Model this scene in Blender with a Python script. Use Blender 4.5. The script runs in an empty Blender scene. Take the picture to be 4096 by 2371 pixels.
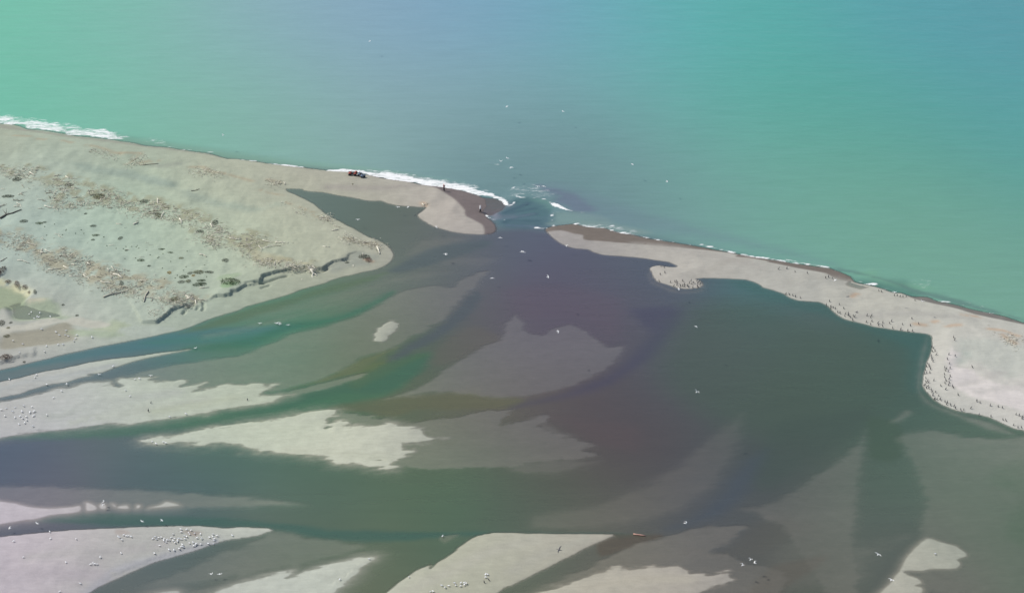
import bpy, bmesh, math, random
import numpy as np
from mathutils import Vector, Matrix
random.seed(7); np.random.seed(7)
scene = bpy.context.scene
COL = scene.collection
R = math.radians

# ------------------------------------------------------------------ camera
TH = R(28.5); FPX = 8772.0; CX, CY = 2048.0, 1185.5
DIST = 479.0; HC = DIST*math.sin(TH); YC = -DIST*math.cos(TH)
cam_d = bpy.data.cameras.new("camera"); cam = bpy.data.objects.new("camera", cam_d); COL.objects.link(cam)
cam.location = (0, YC, HC); cam.rotation_euler = (math.pi/2-TH, 0, 0)
cam_d.sensor_width = 36; cam_d.lens = 36*FPX/4096; cam_d.clip_start = 1; cam_d.clip_end = 30000
scene.camera = cam
# ------------------------------------------------------------------ light
SUN_AZ = Vector((-0.92, 0.30, 0)).normalized(); SUN_EL = R(50)
world = bpy.data.worlds.new("World"); scene.world = world; world.use_nodes = True
wn = world.node_tree; wn.nodes.clear()
sky = wn.nodes.new("ShaderNodeTexSky"); sky.sky_type = 'NISHITA'; sky.sun_disc = False
sky.sun_elevation = SUN_EL; sky.sun_rotation = math.atan2(SUN_AZ.x, SUN_AZ.y); sky.dust_density = 2.0
bg = wn.nodes.new("ShaderNodeBackground"); bg.inputs[1].default_value = 0.10
wo = wn.nodes.new("ShaderNodeOutputWorld")
wn.links.new(sky.outputs[0], bg.inputs[0]); wn.links.new(bg.outputs[0], wo.inputs[0])
sd = bpy.data.lights.new("sun", 'SUN'); sd.energy = 3.2; sd.angle = R(0.6); sd.color = (1.0, 0.955, 0.89)
sun = bpy.data.objects.new("sun", sd); COL.objects.link(sun)
sv = Vector((SUN_AZ.x*math.cos(SUN_EL), SUN_AZ.y*math.cos(SUN_EL), math.sin(SUN_EL)))
sun.rotation_euler = sv.to_track_quat('Z', 'Y').to_euler(); sun.location = sv*400
scene.view_settings.view_transform = 'Standard'; scene.view_settings.look = 'None'
scene.view_settings.exposure = 0.50; scene.view_settings.gamma = 1.0
E_LAND = 1.62*np.array([.97,.96,1.02]); E_WAT = 1.55*np.array([1.0,.975,1.06]); W_SPEC = np.array([0.008, 0.010, 0.014])

# ------------------------------------------------------------------ helpers: photograph point -> point of the ground
def ray(px, py):
    a = (px-CX)/FPX; b = (CY-py)/FPX
    return a, math.cos(TH)+b*math.sin(TH), -math.sin(TH)+b*math.cos(TH)
def at(px, py, z=0.0):
    x, y, w = ray(px, py); t = (z-HC)/w
    return Vector((x*t, YC+y*t, z))
TILES = dict(A=(0,400,2.4316), B=(1024,500,2.4316), C=(2048,600,2.4316), D=(3072,900,2.4316), E=(0,900,2.4316),
             F=(0,1400,2.4316), G=(0,1771,2.4316), H=(1024,1771,2.4316), I=(1024,1000,2.4316), J=(1024,1400,2.4316),
             K=(3072,1400,2.4316), L=(2048,1771,2.4316), M=(3072,1771,2.4316), N=(2048,1100,2.4316),
             W=(0,0,0.61524), Z=(1900,680,4.2), S=(1180,1030,7.0), T=(620,1140,5.727), V=(0,1360,9.692),
             P=(3080,1130,3.9375), Q=(3660,1340,3.647), O=(2580,1040,9.692), X=(440,2080,5.04), Y=(1350,0,1.8667), U=(1800,2250,10.08),
             a=(1000,900,1.6154), b=(2400,1471,1.4858), c=(1680,600,2.4316))
def px(s):
    out = []; t = None
    for tok in s.split():
        if tok in TILES: t = TILES[tok]
        else:
            u, v = tok.split(',')
            out.append((t[0]+float(u)/t[2], t[1]+float(v)/t[2]))
    return out
def wpts(s): return [tuple(at(a, b))[:2] for a, b in px(s)]
def lin(c):
    c = np.array(c, dtype=float)/255.0
    return np.where(c <= 0.04045, c/12.92, ((c+0.055)/1.055)**2.4)

# ------------------------------------------------------------------ noise
def h2(ix, iy, s):
    n = (ix.astype(np.int64)*374761393 + iy.astype(np.int64)*668265263 + s*974711) & 0x7fffffff
    n = ((n ^ (n >> 13))*1274126177) & 0x7fffffff
    n = (n ^ (n >> 16)) & 0xffff
    return n/65535.0
def vn(x, y, s):
    ix = np.floor(x); iy = np.floor(y); fx = x-ix; fy = y-iy
    fx = fx*fx*fx*(fx*(fx*6-15)+10); fy = fy*fy*fy*(fy*(fy*6-15)+10)
    a = h2(ix, iy, s); b = h2(ix+1, iy, s); c = h2(ix, iy+1, s); d = h2(ix+1, iy+1, s)
    return (a*(1-fx)+b*fx)*(1-fy)+(c*(1-fx)+d*fx)*fy
def fbm(x, y, s, o=4):
    t = 0; a = 0.5; n = 0
    for k in range(o):
        t = t+a*vn(x, y, s+k*17); n += a; a *= 0.5; x = x*2.03+3.1; y = y*2.03+7.7
    return t/n*2-1
def ss(t):
    t = np.clip(t, 0, 1); return t*t*(3-2*t)

# ------------------------------------------------------------------ the grid
def stretch(a, b, step, far):
    core = np.arange(a, b+step*0.5, step); out = []
    d = step; v = core[-1]
    while v < far: d *= 1.35; v += d; out.append(v)
    lo = []; d = step; v = core[0]
    while v > -far: d *= 1.35; v -= d; lo.append(v)
    return np.concatenate([np.array(lo[::-1]), core, np.array(out)])
def finer(g, a, b, step): return np.concatenate([g[g < a-step*.4], np.arange(a, b, step), g[g > b+step*.4]])
GX = finer(stretch(-148, 148, 0.36, 9000), -84, -24, 0.24); GY = finer(stretch(-128, 116, 0.45, 9000), -17, 26, 0.24)   # closer spacing along the eroded bank
NX, NY = len(GX), len(GY)
XX, YY = np.meshgrid(GX, GY)
# distances are laid out along a slightly warped ground so that traced edges come out natural
def sub(pts, m):
    x0 = min(p[0] for p in pts)-m; x1 = max(p[0] for p in pts)+m; y0 = min(p[1] for p in pts)-m; y1 = max(p[1] for p in pts)+m
    i0 = np.searchsorted(GX, x0); i1 = np.searchsorted(GX, x1); j0 = np.searchsorted(GY, y0); j1 = np.searchsorted(GY, y1)
    return slice(j0, j1), slice(i0, i1)
def smooth(pts, closed=True):
    n = len(pts); out = []
    rng = range(n) if closed else range(n-1)
    for i in rng:
        p0 = np.array(pts[(i-1) % n] if closed or i > 0 else pts[i]); p1 = np.array(pts[i]); p2 = np.array(pts[(i+1) % n])
        p3 = np.array(pts[(i+2) % n] if closed or i+2 < n else pts[i+1])
        L = np.linalg.norm(p2-p1); k = 1 if L > 60 else 3
        for q in range(k):
            t = q/k
            out.append(tuple(0.5*((2*p1)+(-p0+p2)*t*0.9+(2*p0-5*p1+4*p2-p3)*t*t*0.9+(-p0+3*p1-3*p2+p3)*t*t*t*0.9)) if k > 1 else tuple(p1))
    if not closed: out.append(tuple(pts[-1]))
    return out
def seg_dist(pts, sl, closed):
    X = XX[sl]; Y = YY[sl]; D = np.full(X.shape, 1e9); n = len(pts)
    for i in range(n if closed else n-1):
        ax, ay = pts[i]; bx, by = pts[(i+1) % n]; dx, dy = bx-ax, by-ay; l2 = dx*dx+dy*dy+1e-12
        t = np.clip(((X-ax)*dx+(Y-ay)*dy)/l2, 0, 1)
        D = np.minimum(D, (X-ax-t*dx)**2+(Y-ay-t*dy)**2)
    return np.sqrt(D)
def inside(pts, sl):
    X = XX[sl]; Y = YY[sl]; c = np.zeros(X.shape, bool); n = len(pts)
    for i in range(n):
        ax, ay = pts[i]; bx, by = pts[(i+1) % n]
        if ay == by: continue
        c ^= ((ay > Y) != (by > Y)) & (X < (bx-ax)*(Y-ay)/(by-ay)+ax)
    return c
def sdf(s, m=10, sm=True):
    pts = wpts(s)
    if sm: pts = smooth(pts)
    sl = sub(pts, m); d = seg_dist(pts, sl, True)
    return sl, np.where(inside(pts, sl), d, -d)
def ldist(s, m):
    pts = smooth(wpts(s), False); sl = sub(pts, m); return sl, seg_dist(pts, sl, False)

N1 = fbm(XX/6, YY/9, 1, 4); N2 = fbm(XX/1.6, YY/2.2, 5, 3); N4 = fbm(XX/.7, YY/.8, 41, 3); N3 = fbm(XX/30, YY/40, 9, 3)
rx = XX*math.cos(R(14))+YY*math.sin(R(14)); ry = -XX*math.sin(R(14))+YY*math.cos(R(14))
NS = fbm(rx/9, ry/1.6, 21, 4)      # streaks drawn out by the current
NF = fbm(rx/3.2, ry/.75, 51, 4)
NL = fbm(rx/45, ry/9, 33, 4)

# ------------------------------------------------------------------ river bed and sea bed
SEA = "W -500,200 0,312 300,345 700,405 1000,440 1180,500 1225,560 1290,556 1345,562 1600,592 2000,672 2520,835 3000,960 3400,-1400 -900,-1400"
sl, d = sdf(SEA, 30, False); SM = np.zeros(XX.shape); SM[sl] = ss((d+4)/9.0)
SM[YY > 150] = 1.0
HB = -1.15-1.2*SM+0.16*NL+0.08*N3
H = HB.copy()
# sand lying under shallow water: outline, depth, soft edge (m)
BARS = [
 ("F 1150,300 1400,190 1700,130 2000,85 2300,45 I 150,900 280,835 400,790 600,750 800,690 950,650 1050,590 1200,510 1350,430 1500,370 1640,335 1780,330 1900,352 1960,300 2130,215 2290,185 2230,260 2110,390 2000,485 1900,620 1800,700 1650,790 1500,860 1380,940 1250,985 1050,1050 950,1120 750,1210 550,1290 300,1360 50,1415 F 2300,420 1900,420 1500,300", 0.42, 2.2, .3),
 ("I 200,1400 600,1290 900,1222 1085,1185 1050,1230 900,1290 700,1350 450,1400 300,1420", .42, 1.0, .2),
 ("W 985,975 1060,930 1120,890 1190,850 1230,835 1245,795 1268,770 1290,790 1298,812 1330,822 1360,805 1400,796 1440,808 1470,832 1500,850 1540,848 1527,880 1492,910 1440,937 1370,962 1290,978 1200,978 1100,965", .40, 2.2, .35),
 ("W 800,1012 900,1018 1000,1036 1080,1022 1250,1005 1260,1016 1235,1042 1345,1020 1342,1034 1310,1046 1400,1074 1445,1090 1480,1098 1440,1106 1482,1120 1350,1136 1150,1150 980,1152 900,1100", .44, 1.2, .6),
 ("W 1350,1016 1250,1046 1340,1040 1440,1086 1400,1092 1250,1130 1480,1128 1400,1160 1250,1160", .7, 3, .4),
 ("b 850,260 760,320 640,400 560,470 470,560 300,650 0,790 -400,860 -400,960 0,950 300,900 500,840 650,740 740,640 800,540 850,420", .80, 4.5, .4),
 ("a 0,640 250,570 500,500 700,470 500,540 250,610 0,680 -300,740 -300,700", .85, 3, .4), ("a 850,1120 1000,1080 1250,1040 1200,1075 1000,1110", .55, 1.2, .2),
 ("a 1200,230 1350,200 1600,210 1500,270 1300,260", .95, 4, .3), ("a 1000,200 1100,90 1500,60 1300,130 1100,190", .9, 4, .3),
 ("K 960,740 900,830 780,965 700,1045 500,1185 300,1305 50,1440 -150,1510 M -300,640 100,800 500,1459 900,1459 880,900 910,400 945,100 K 965,950", .52, 3.0, .4),
 ("M 500,1459 900,1459 1150,1100 1440,900 1300,860 1000,930 700,850 300,850 0,1000 -200,1459", .75, 9, .5),
 ("K 1240,860 1330,790 1500,768 1700,778 1900,832 2200,850 2600,820 M 3200,0 3200,1459 1500,1459 1440,900 1490,700 1500,560 1470,440 1400,240 1310,60 K 1330,950", .56, 3.0, .4),
 ("L 150,1459 700,1215 1000,1050 1200,980 1450,905 1720,820 2000,786 2250,800 2250,860 2130,960 1950,1045 2100,1070 2300,1150 2500,1180 2700,1300 2500,1560 1800,1560 300,1520", .48, 1.8, .4),
 ("H 1790,900 1850,890 1985,880 1900,950 1830,972 1795,940", .6, 1.2, .2),
 ("K 1170,705 1240,640 1330,575 1430,588 1380,645 1270,705", .62, 2.0, .2),
 ("W -200,1180 0,1190 200,1195 400,1205 640,1222 760,1240 600,1250 400,1256 100,1262 -200,1290", .55, 2.5, .3),
 ("B 2100,700 2300,700 2400,735 2450,800 2330,880 2260,890 2180,880", .12, 1.5, .2),
 ("H 120,850 300,850 500,900 900,950 1100,980 1000,1060 600,1160 300,1230 -200,1320 -800,1400 -1100,1380 -400,1080 0,930", .72, 3, .5),
 ("O 100,300 200,400 320,760 600,920 1100,1080 1300,1180 1900,1160 2200,1050 2350,900 2300,1150 2000,1260 1400,1280 900,1200 300,950 80,700", .75, 2.0, .1),
 ("W 1120,660 1040,690 960,700 860,740 760,770 640,790 600,780 760,730 900,700 1000,670", .85, 5, .4),
 ("Q 190,0 120,600 100,800 300,1000 700,1150 1100,1250 1500,1450 1100,1400 500,1150 150,1000 0,750 60,300", .6, 2.5, .1),
]
for s, dep, soft, wob in BARS:
    sl, d = sdf(s, soft+6)
    d = d+wob*(N1[sl]*.6+N2[sl]*0.6)+wob*(1.6*NS[sl]+2.2*NF[sl])
    w = ss((d+soft*0.5)/soft)
    b = HB[sl]; t = -dep*.50+0.04*NL[sl]+0.02*NS[sl]
    H[sl] = np.maximum(H[sl], b+(t-b)*w)
# dry sand: outline, slope under water, slope above, crest height, ragged edge
LAND = [
 ("A -1500,80 -500,200 0,232 60,234 130,242 200,258 260,285 340,292 450,302 600,326 720,350 850,362 1000,378 1200,405 1300,420 1400,445 1500,455 1600,460 1750,482 1850,500 2000,517 2100,542 2200,570 2350,582 2490,600 B 150,382 450,414 650,440 720,449 900,457 1080,482 1150,500 1300,528 1500,555 1640,585 1830,607 2000,637 2150,682 2220,720 2240,790 2200,850 2250,900 2310,950 2335,1000 2320,1045 2240,1064 2100,1062 1950,1045 1760,1000 1650,945 1590,905 1575,880 1592,860 1662,800 1600,797 1480,790 1360,780 1280,762 1220,738 1100,738 950,708 800,685 650,655 470,640 455,625 300,620 300,640 350,665 420,695 520,745 600,800 700,880 820,940 950,1010 1090,1085 1180,1120 1270,1170 1320,1220 1335,1260 1320,1310 1280,1350 1180,1400 1060,1425 920,1459 I 820,265 720,295 650,325 450,380 330,425 150,480 0,522 E 2390,795 2300,835 2100,890 1980,935 1850,990 1700,1035 1560,1065 1400,1100 1200,1140 1000,1175 800,1220 650,1250 450,1300 300,1335 150,1375 0,1410 -500,1540 -1500,1800", 1.6, .16, .95, .12),
 ("C 325,772 380,747 450,735 580,721 640,726 750,750 900,761 960,780 1050,805 1180,825 1300,855 1450,880 1600,905 1750,930 1850,946 2000,976 2150,1001 2300,1032 2490,1062 D 150,357 300,382 450,402 600,422 700,457 800,500 830,540 880,565 1050,600 1220,655 1300,661 1400,697 1550,703 1650,742 1800,772 1950,812 2100,847 2300,887 2490,950 3400,1180 3400,2300 2900,1500 K 2700,860 2490,780 2400,765 2300,720 2150,655 2000,620 1850,590 1750,555 1620,490 1560,420 1510,350 1512,250 1545,120 D 1590,1220 1597,1140 1590,1082 1550,1060 1400,1040 1250,1020 1050,990 950,965 800,930 720,900 650,855 580,787 500,750 400,742 300,735 200,700 160,670 80,645 0,620 C 2440,1335 2400,1302 2280,1262 2100,1250 1900,1243 1840,1246 1785,1255 1830,1270 1853,1300 1850,1322 1800,1340 1700,1348 1600,1340 1500,1305 1420,1280 1375,1240 1365,1210 1342,1165 1352,1140 1430,1122 1500,1135 1580,1138 1610,1130 1530,1090 1440,1078 1300,1055 1100,1035 900,1020 800,995 730,965 620,958 520,930 430,880 340,800", 2.0, .13, .8, .1),
 ("F -600,470 -300,380 0,305 200,265 400,215 650,170 900,115 1100,85 1300,65 1500,35 1700,8 1850,-12 1840,0 1700,25 1500,65 1280,115 1150,160 1080,185 1000,215 850,238 900,245 750,275 650,310 480,335 370,365 300,385 180,430 0,465 -400,560", 1.4, .09, .3, .15),
 ("F -700,700 -300,580 0,502 150,480 350,435 550,390 700,355 900,325 1040,310 1050,330 1000,345 1090,345 1150,370 1185,350 1170,290 1290,275 1380,262 1520,258 1450,285 1520,305 1620,292 1700,295 1780,280 1790,320 1760,355 1900,330 2030,308 1960,350 1880,400 2000,380 2100,365 2150,345 2230,335 2360,345 J 0,315 60,320 80,350 190,335 150,370 60,410 30,440 100,440 200,430 370,430 250,460 100,505 0,522 F 2200,570 1900,620 1600,665 1450,690 1300,705 1150,718 1000,730 850,745 700,760 500,770 350,790 200,810 0,850 -600,990", .30, .07, .32, .28),
 ("F 1370,885 1500,858 1700,825 1900,785 2200,735 J 0,690 200,655 400,620 560,590 720,575 800,600 740,650 680,755 760,680 900,690 830,740 900,735 1050,740 1200,730 1290,705 1400,730 1520,750 1640,755 1600,790 1680,850 1850,848 1720,875 1600,905 1440,920 1480,960 1560,975 1500,1000 1440,1040 1370,1060 1280,1085 1200,1078 1300,1095 1380,1130 1350,1148 1200,1140 1000,1110 850,1100 740,1085 650,1040 450,1025 300,1005 100,985 0,960 F 2400,950 2360,920 2250,895 2100,905 1900,910 1700,913 1550,913 1450,900", .28, .07, .32, .38),
 ("I 1150,840 1160,875 1200,882 1260,878 1290,850 1330,810 1370,750 1375,730 1350,690 1310,685 1270,700 1240,725 1235,745 1190,770 1160,810", .4, .30, .2, .22),
 ("G -500,520 0,565 80,575 170,590 250,612 350,625 500,635 700,620 780,610 780,665 650,685 500,700 350,735 200,755 0,790 -500,880", .25, .08, .25, .12),
 ("G 830,580 860,580 900,595 940,630 920,650 850,660 835,630", .25, .1, .15, .1), ("G 970,600 1000,590 1030,610 1025,640 980,635", .25, .1, .15, .1),
 ("G 1090,590 1120,600 1130,618 1170,610 1200,605 1240,605 1255,630 1230,640 1160,635 1110,620", .25, .1, .12, .1), ("G 1330,605 1360,600 1370,625 1330,635", .25, .15, .12, .05),
 ("G 1460,620 1560,600 1610,573 1660,575 1750,605 1640,620 1460,632", .25, .1, .15, .05),
 ("G -600,960 0,910 250,885 500,860 750,840 1000,830 1250,818 1500,808 1750,803 2000,808 2150,822 2200,824 2350,815 2490,820 H 100,825 165,845 100,870 0,905 G 2200,950 2000,1010 1900,1045 1700,1105 1500,1165 1300,1250 1150,1320 1000,1385 900,1440 820,1490 500,1700 -600,2300", 2.0, .10, .45, .12),
 ("H -900,1600 -400,1440 0,1330 100,1290 200,1265 300,1250 375,1230 340,1270 300,1310 380,1292 450,1275 500,1250 620,1210 750,1180 900,1150 1050,1110 1160,1100 1100,1150 1000,1240 850,1370 750,1459 500,1700 -900,1800", .25, .08, .3, .25),
 ("G 1300,1540 1480,1459 1600,1440 1720,1435 1745,1462 1650,1560", .25, .08, .2, .15),
 ("H 1100,1600 1260,1459 1350,1385 1480,1290 1560,1240 1700,1180 1692,1222 1780,1150 1850,1110 1950,1040 2050,960 2150,905 2280,875 2400,870 L 0,872 300,878 600,883 978,887 900,940 780,990 600,1085 400,1180 200,1285 0,1380 H 2420,1400 2350,1459 2100,1650 1000,1800", 1.6, .10, .42, .15),
 ("L 50,1560 280,1459 400,1415 500,1385 650,1340 800,1270 950,1230 1030,1205 1100,1230 1250,1220 1400,1215 1500,1205 1580,1190 1660,1210 1700,1245 1780,1275 1900,1270 2100,1245 2150,1290 2140,1340 2000,1380 1900,1420 1850,1459 1500,1650 0,1700", .30, .08, .35, .32),
 ("M 950,1600 1085,1459 1200,1340 1260,1270 1300,1200 1350,1110 1450,1000 1530,930 1570,925 1700,965 1830,1000 1900,1050 1930,1095 1830,1130 1870,1170 1830,1220 1600,1225 1500,1240 1320,1245 1350,1275 1450,1310 1500,1360 1430,1385 1500,1400 1500,1459 1300,1600", .4, .09, .3, .14),
]
LM = np.full(XX.shape, -1e3)
for s, so, si, mh, wob in LAND:
    sl, d = sdf(s, 14)
    d = d+wob*(N2[sl]*1.0+N1[sl]*0.5+NS[sl]*1.0+NF[sl]*(3.6 if wob > .2 else .5))
    v = np.where(d > 0, mh*(1-np.exp(-np.maximum(d, 0)*si/mh)), d*so)
    v = np.where(d > 0, v*(1+0.35*N1[sl]*ss(d/8)), v)
    H[sl] = np.maximum(H[sl], v); LM[sl] = np.maximum(LM[sl], d)
# behind the beach the ground keeps rolling; coarse relief
inl = ss(LM/14.0)
H += inl*(0.30*N3+0.12*N1+0.3*fbm(XX/16, YY/22, 77, 3)*ss(LM/25))*(H > 0)
# beach ridge and long hollows of the spit
for s, a, w in [("A 0,420 700,470 1400,560 2000,600 2490,640 B 600,540 1300,600 1700,660", .35, 4), ("A 700,650 1100,690 1500,790 1720,850", -.45, 5), ("A 1750,900 2100,1000 2490,1080", -.3, 5),
                ("A 1400,690 1700,670 1900,620", -.2, 3), ("D 500,620 700,590 870,610 870,690", -.3, 2.5), ("D 830,780 1000,720", -.25, 2.5), ("E 400,1450 900,180 E 700,250", .0, 3),
                ("Q 520,0 520,200 450,400 470,600 500,740 900,930 1300,1080 1600,1200", .28, 2.0), ("Q 900,620 1250,560", -.2, 3), ("Q 640,760 900,660", -.2, 2), ("Q 560,520 700,400", -.2, 1.6), ("H 400,1459 1000,1230", -.1, 1.5),
                ("G 1050,1350 1250,1230 1600,1110 1950,1010", .1, 2), ("B 1650,790 1760,720 1775,640", .22, 1.6), ("B 1740,890 1600,900", -.1, 2), ("E 350,170 850,160", -.15, 4), ("E 800,260 1200,170", -.15, 4)]:
    if a == 0: continue
    sl, d = ldist(s, w*3); H[sl] += a*np.exp(-(d/w)**2)*(H[sl] > 0.1)
# hollows with standing water and algae
POOLS = [("E -600,560 0,600 100,615 200,645 245,680 255,720 200,760 120,790 0,800 -600,800", .05, 1.0), ("E 130,820 250,790 400,830 520,850 600,880 560,900 400,910 250,925 150,905", -.16, 1.4),
         ("E 30,1090 200,1040 400,1020 520,1000 600,1010 700,1040 720,1090 600,1130 400,1160 200,1180 60,1160", .05, 2.5)]
for s, z, soft in POOLS:
    sl, d = sdf(s, 8); d = d+.6*N1[sl]+.3*N2[sl]; w = ss((d+soft*1.5)/(soft*2.0)); H[sl] = H[sl]*(1-w)+z*w
sl, d = sdf("E 0,880 100,920 250,935 600,900 700,925 1000,960 1100,1010 1000,1060 700,1035 600,1000 500,985 300,1020 100,1060 -200,1050 -200,880", 6); w = ss((d+2)/4); H[sl] = H[sl]*(1-w)+(.22+.1*N1[sl])*w
# the eroded bank: a step of about a metre along the river side of the big spit
def bank(line, poly, a, dec, w=0.45, fade=None):
    pts = smooth(wpts(line), False); sl, _ = sdf(poly, 2, False)
    sl = sub(wpts(poly), 2); ins = inside(wpts(poly), sl); d = seg_dist(pts, sl, False)
    d2 = np.maximum(d+0.35*N2[sl]+.35*N4[sl], 0)
    v = np.where(ins, a*np.exp(-d/dec)*(1+.25*N1[sl]), a*np.clip(1-d2/w, 0, 1)**1.5)
    if fade: v = v*ss((XX[sl]-wpts(fade)[0][0])/3.0)*ss((wpts(fade)[1][0]-XX[sl])/5.0)
    H[sl] += v*(LM[sl] > 0.5)
bank("T 0,925 60,915 110,875 160,845 230,800 290,735 400,645 560,590 700,540 780,520 900,470 1000,420 1100,375 1160,350", "T -300,925 0,925 60,915 110,875 160,845 230,800 290,735 400,645 560,590 700,540 780,520 900,470 1000,420 1100,375 1160,350 1200,-900 -1400,-900", .66, 9, .35, "T -900,925 T 1130,350")
bank("T 1100,600 1120,540 1110,480 1150,430 1250,385 1400,340 1550,330 1700,290 1740,230 1850,200 1920,160 2100,90 2400,30 I 60,300 220,250 330,220 420,205 520,195 590,200 650,200 700,170 750,140 860,120 900,75 1000,45 1080,70 1150,50 1195,70",
     "T 1100,600 1120,540 1110,480 1150,430 1250,385 1400,340 1550,330 1700,290 1740,230 1850,200 1920,160 2100,90 2400,30 I 60,300 220,250 330,220 420,205 520,195 590,200 650,200 700,170 750,140 860,120 900,75 1000,45 1080,70 1150,50 1195,70 I 1195,-300 T 1000,-600", 0.6, 8, .35, "T 1080,600 I 1020,100")
bank("V -300,1050 0,950 120,915 300,850 400,810 600,750 900,690 1100,640 1350,650", "V -300,1050 0,950 120,915 300,850 400,810 600,750 900,690 1100,640 1350,650 1400,300 -300,300", 0.45, 3, .2)
for s, a, w in [("I 0,355 60,350 115,335", .55, .35), ("I 140,328 220,300 300,280", .55, .35), ("I 55,392 130,368", .4, .3), ("T 750,590 790,560 820,540", .4, .3), ("T 860,600 900,500", .3, .25), ("T 650,700 670,670 695,640", .6, .35),
                ("T 960,600 990,560", .5, .4), ("T 1090,610 1125,560 1110,480", .5, .35), ("T 2100,75 2250,45", .4, .3), ("T 2300,40 2500,30", .4, .3), ("I 860,125 910,120", .3, .3), ("I 590,215 640,220 700,195", .5, .5), ("I 400,250 480,235", .3, .4), ("V 280,870 380,850", .3, .3)]:
    sl, d = ldist(s, w*4); H[sl] -= a*np.exp(-(d/w)**2)
H += np.where(H > 0.05, 0.025*N2, 0)
H = np.where((np.abs(XX) > 400) & (YY < -150), -1.5, H)

# ------------------------------------------------------------------ colours, given as they look in daylight, window tint included, and divided by that daylight
def field(pts, sig, X, Y):
    acc = np.zeros(X.shape+(3,)); W = np.zeros(X.shape)+1e-9
    for s, c in pts:
        p = wpts(s)[0]; q = ((X-p[0])**2+((Y-p[1])*0.55)**2)/(sig*sig); w = np.exp(-q*.5)+1e-4/(1+q)**2
        acc += w[..., None]*lin(c); W += w
    return acc/W[..., None]
SEAC = [("W -300,100",(112,192,168)),("W 0,20",(108,192,166)),("W 30,230",(104,188,162)),("W 250,60",(120,184,170)),("W 250,280",(116,186,164)),("W 450,150",(126,180,172)),("W 450,330",(122,180,158)),("W 640,60",(134,172,182)),("W 650,250",(128,176,170)),("W 640,370",(128,174,158)),
 ("W 850,30",(130,164,190)),("W 850,200",(134,166,180)),("W 850,380",(134,166,162)),("W 1100,60",(122,162,190)),("W 1100,240",(130,164,176)),("W 1100,380",(128,160,160)),("W 1300,40",(112,162,188)),("W 1300,250",(120,164,174)),("W 1300,400",(118,152,154)),("W 1500,40",(98,168,182)),("W 1500,220",(110,168,174)),("W 1500,420",(110,158,154)),
 ("W 1450,500",(112,132,146)),("W 1620,540",(118,152,150)),("W 1700,60",(84,174,174)),("W 1700,260",(92,170,164)),("W 1720,450",(110,166,156)),("W 1900,40",(78,170,164)),("W 1900,260",(82,166,154)),("W 1950,480",(102,166,152)),("W 1880,590",(118,158,150)),("W 2150,40",(82,162,170)),("W 2150,260",(84,162,156)),("W 2150,480",(94,162,146)),("W 2120,620",(118,165,150)),
 ("W 2350,40",(80,156,168)),("W 2500,40",(84,153,166)),("W 2450,260",(84,158,160)),("W 2450,500",(88,156,148)),("W 2400,680",(116,164,148)),("W 2480,740",(120,162,148)),("W 2250,640",(116,164,144)),("W 1250,500",(92,132,134)),("W 1300,520",(86,116,126)),("W 1400,470",(108,128,142)),("W 1380,555",(110,128,140)),("W 1100,-600",(108,158,182)),("W 2000,-600",(84,158,172)),("W 0,-600",(112,180,176))]  # light tinted by the aircraft window is painted into these sea colours
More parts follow.
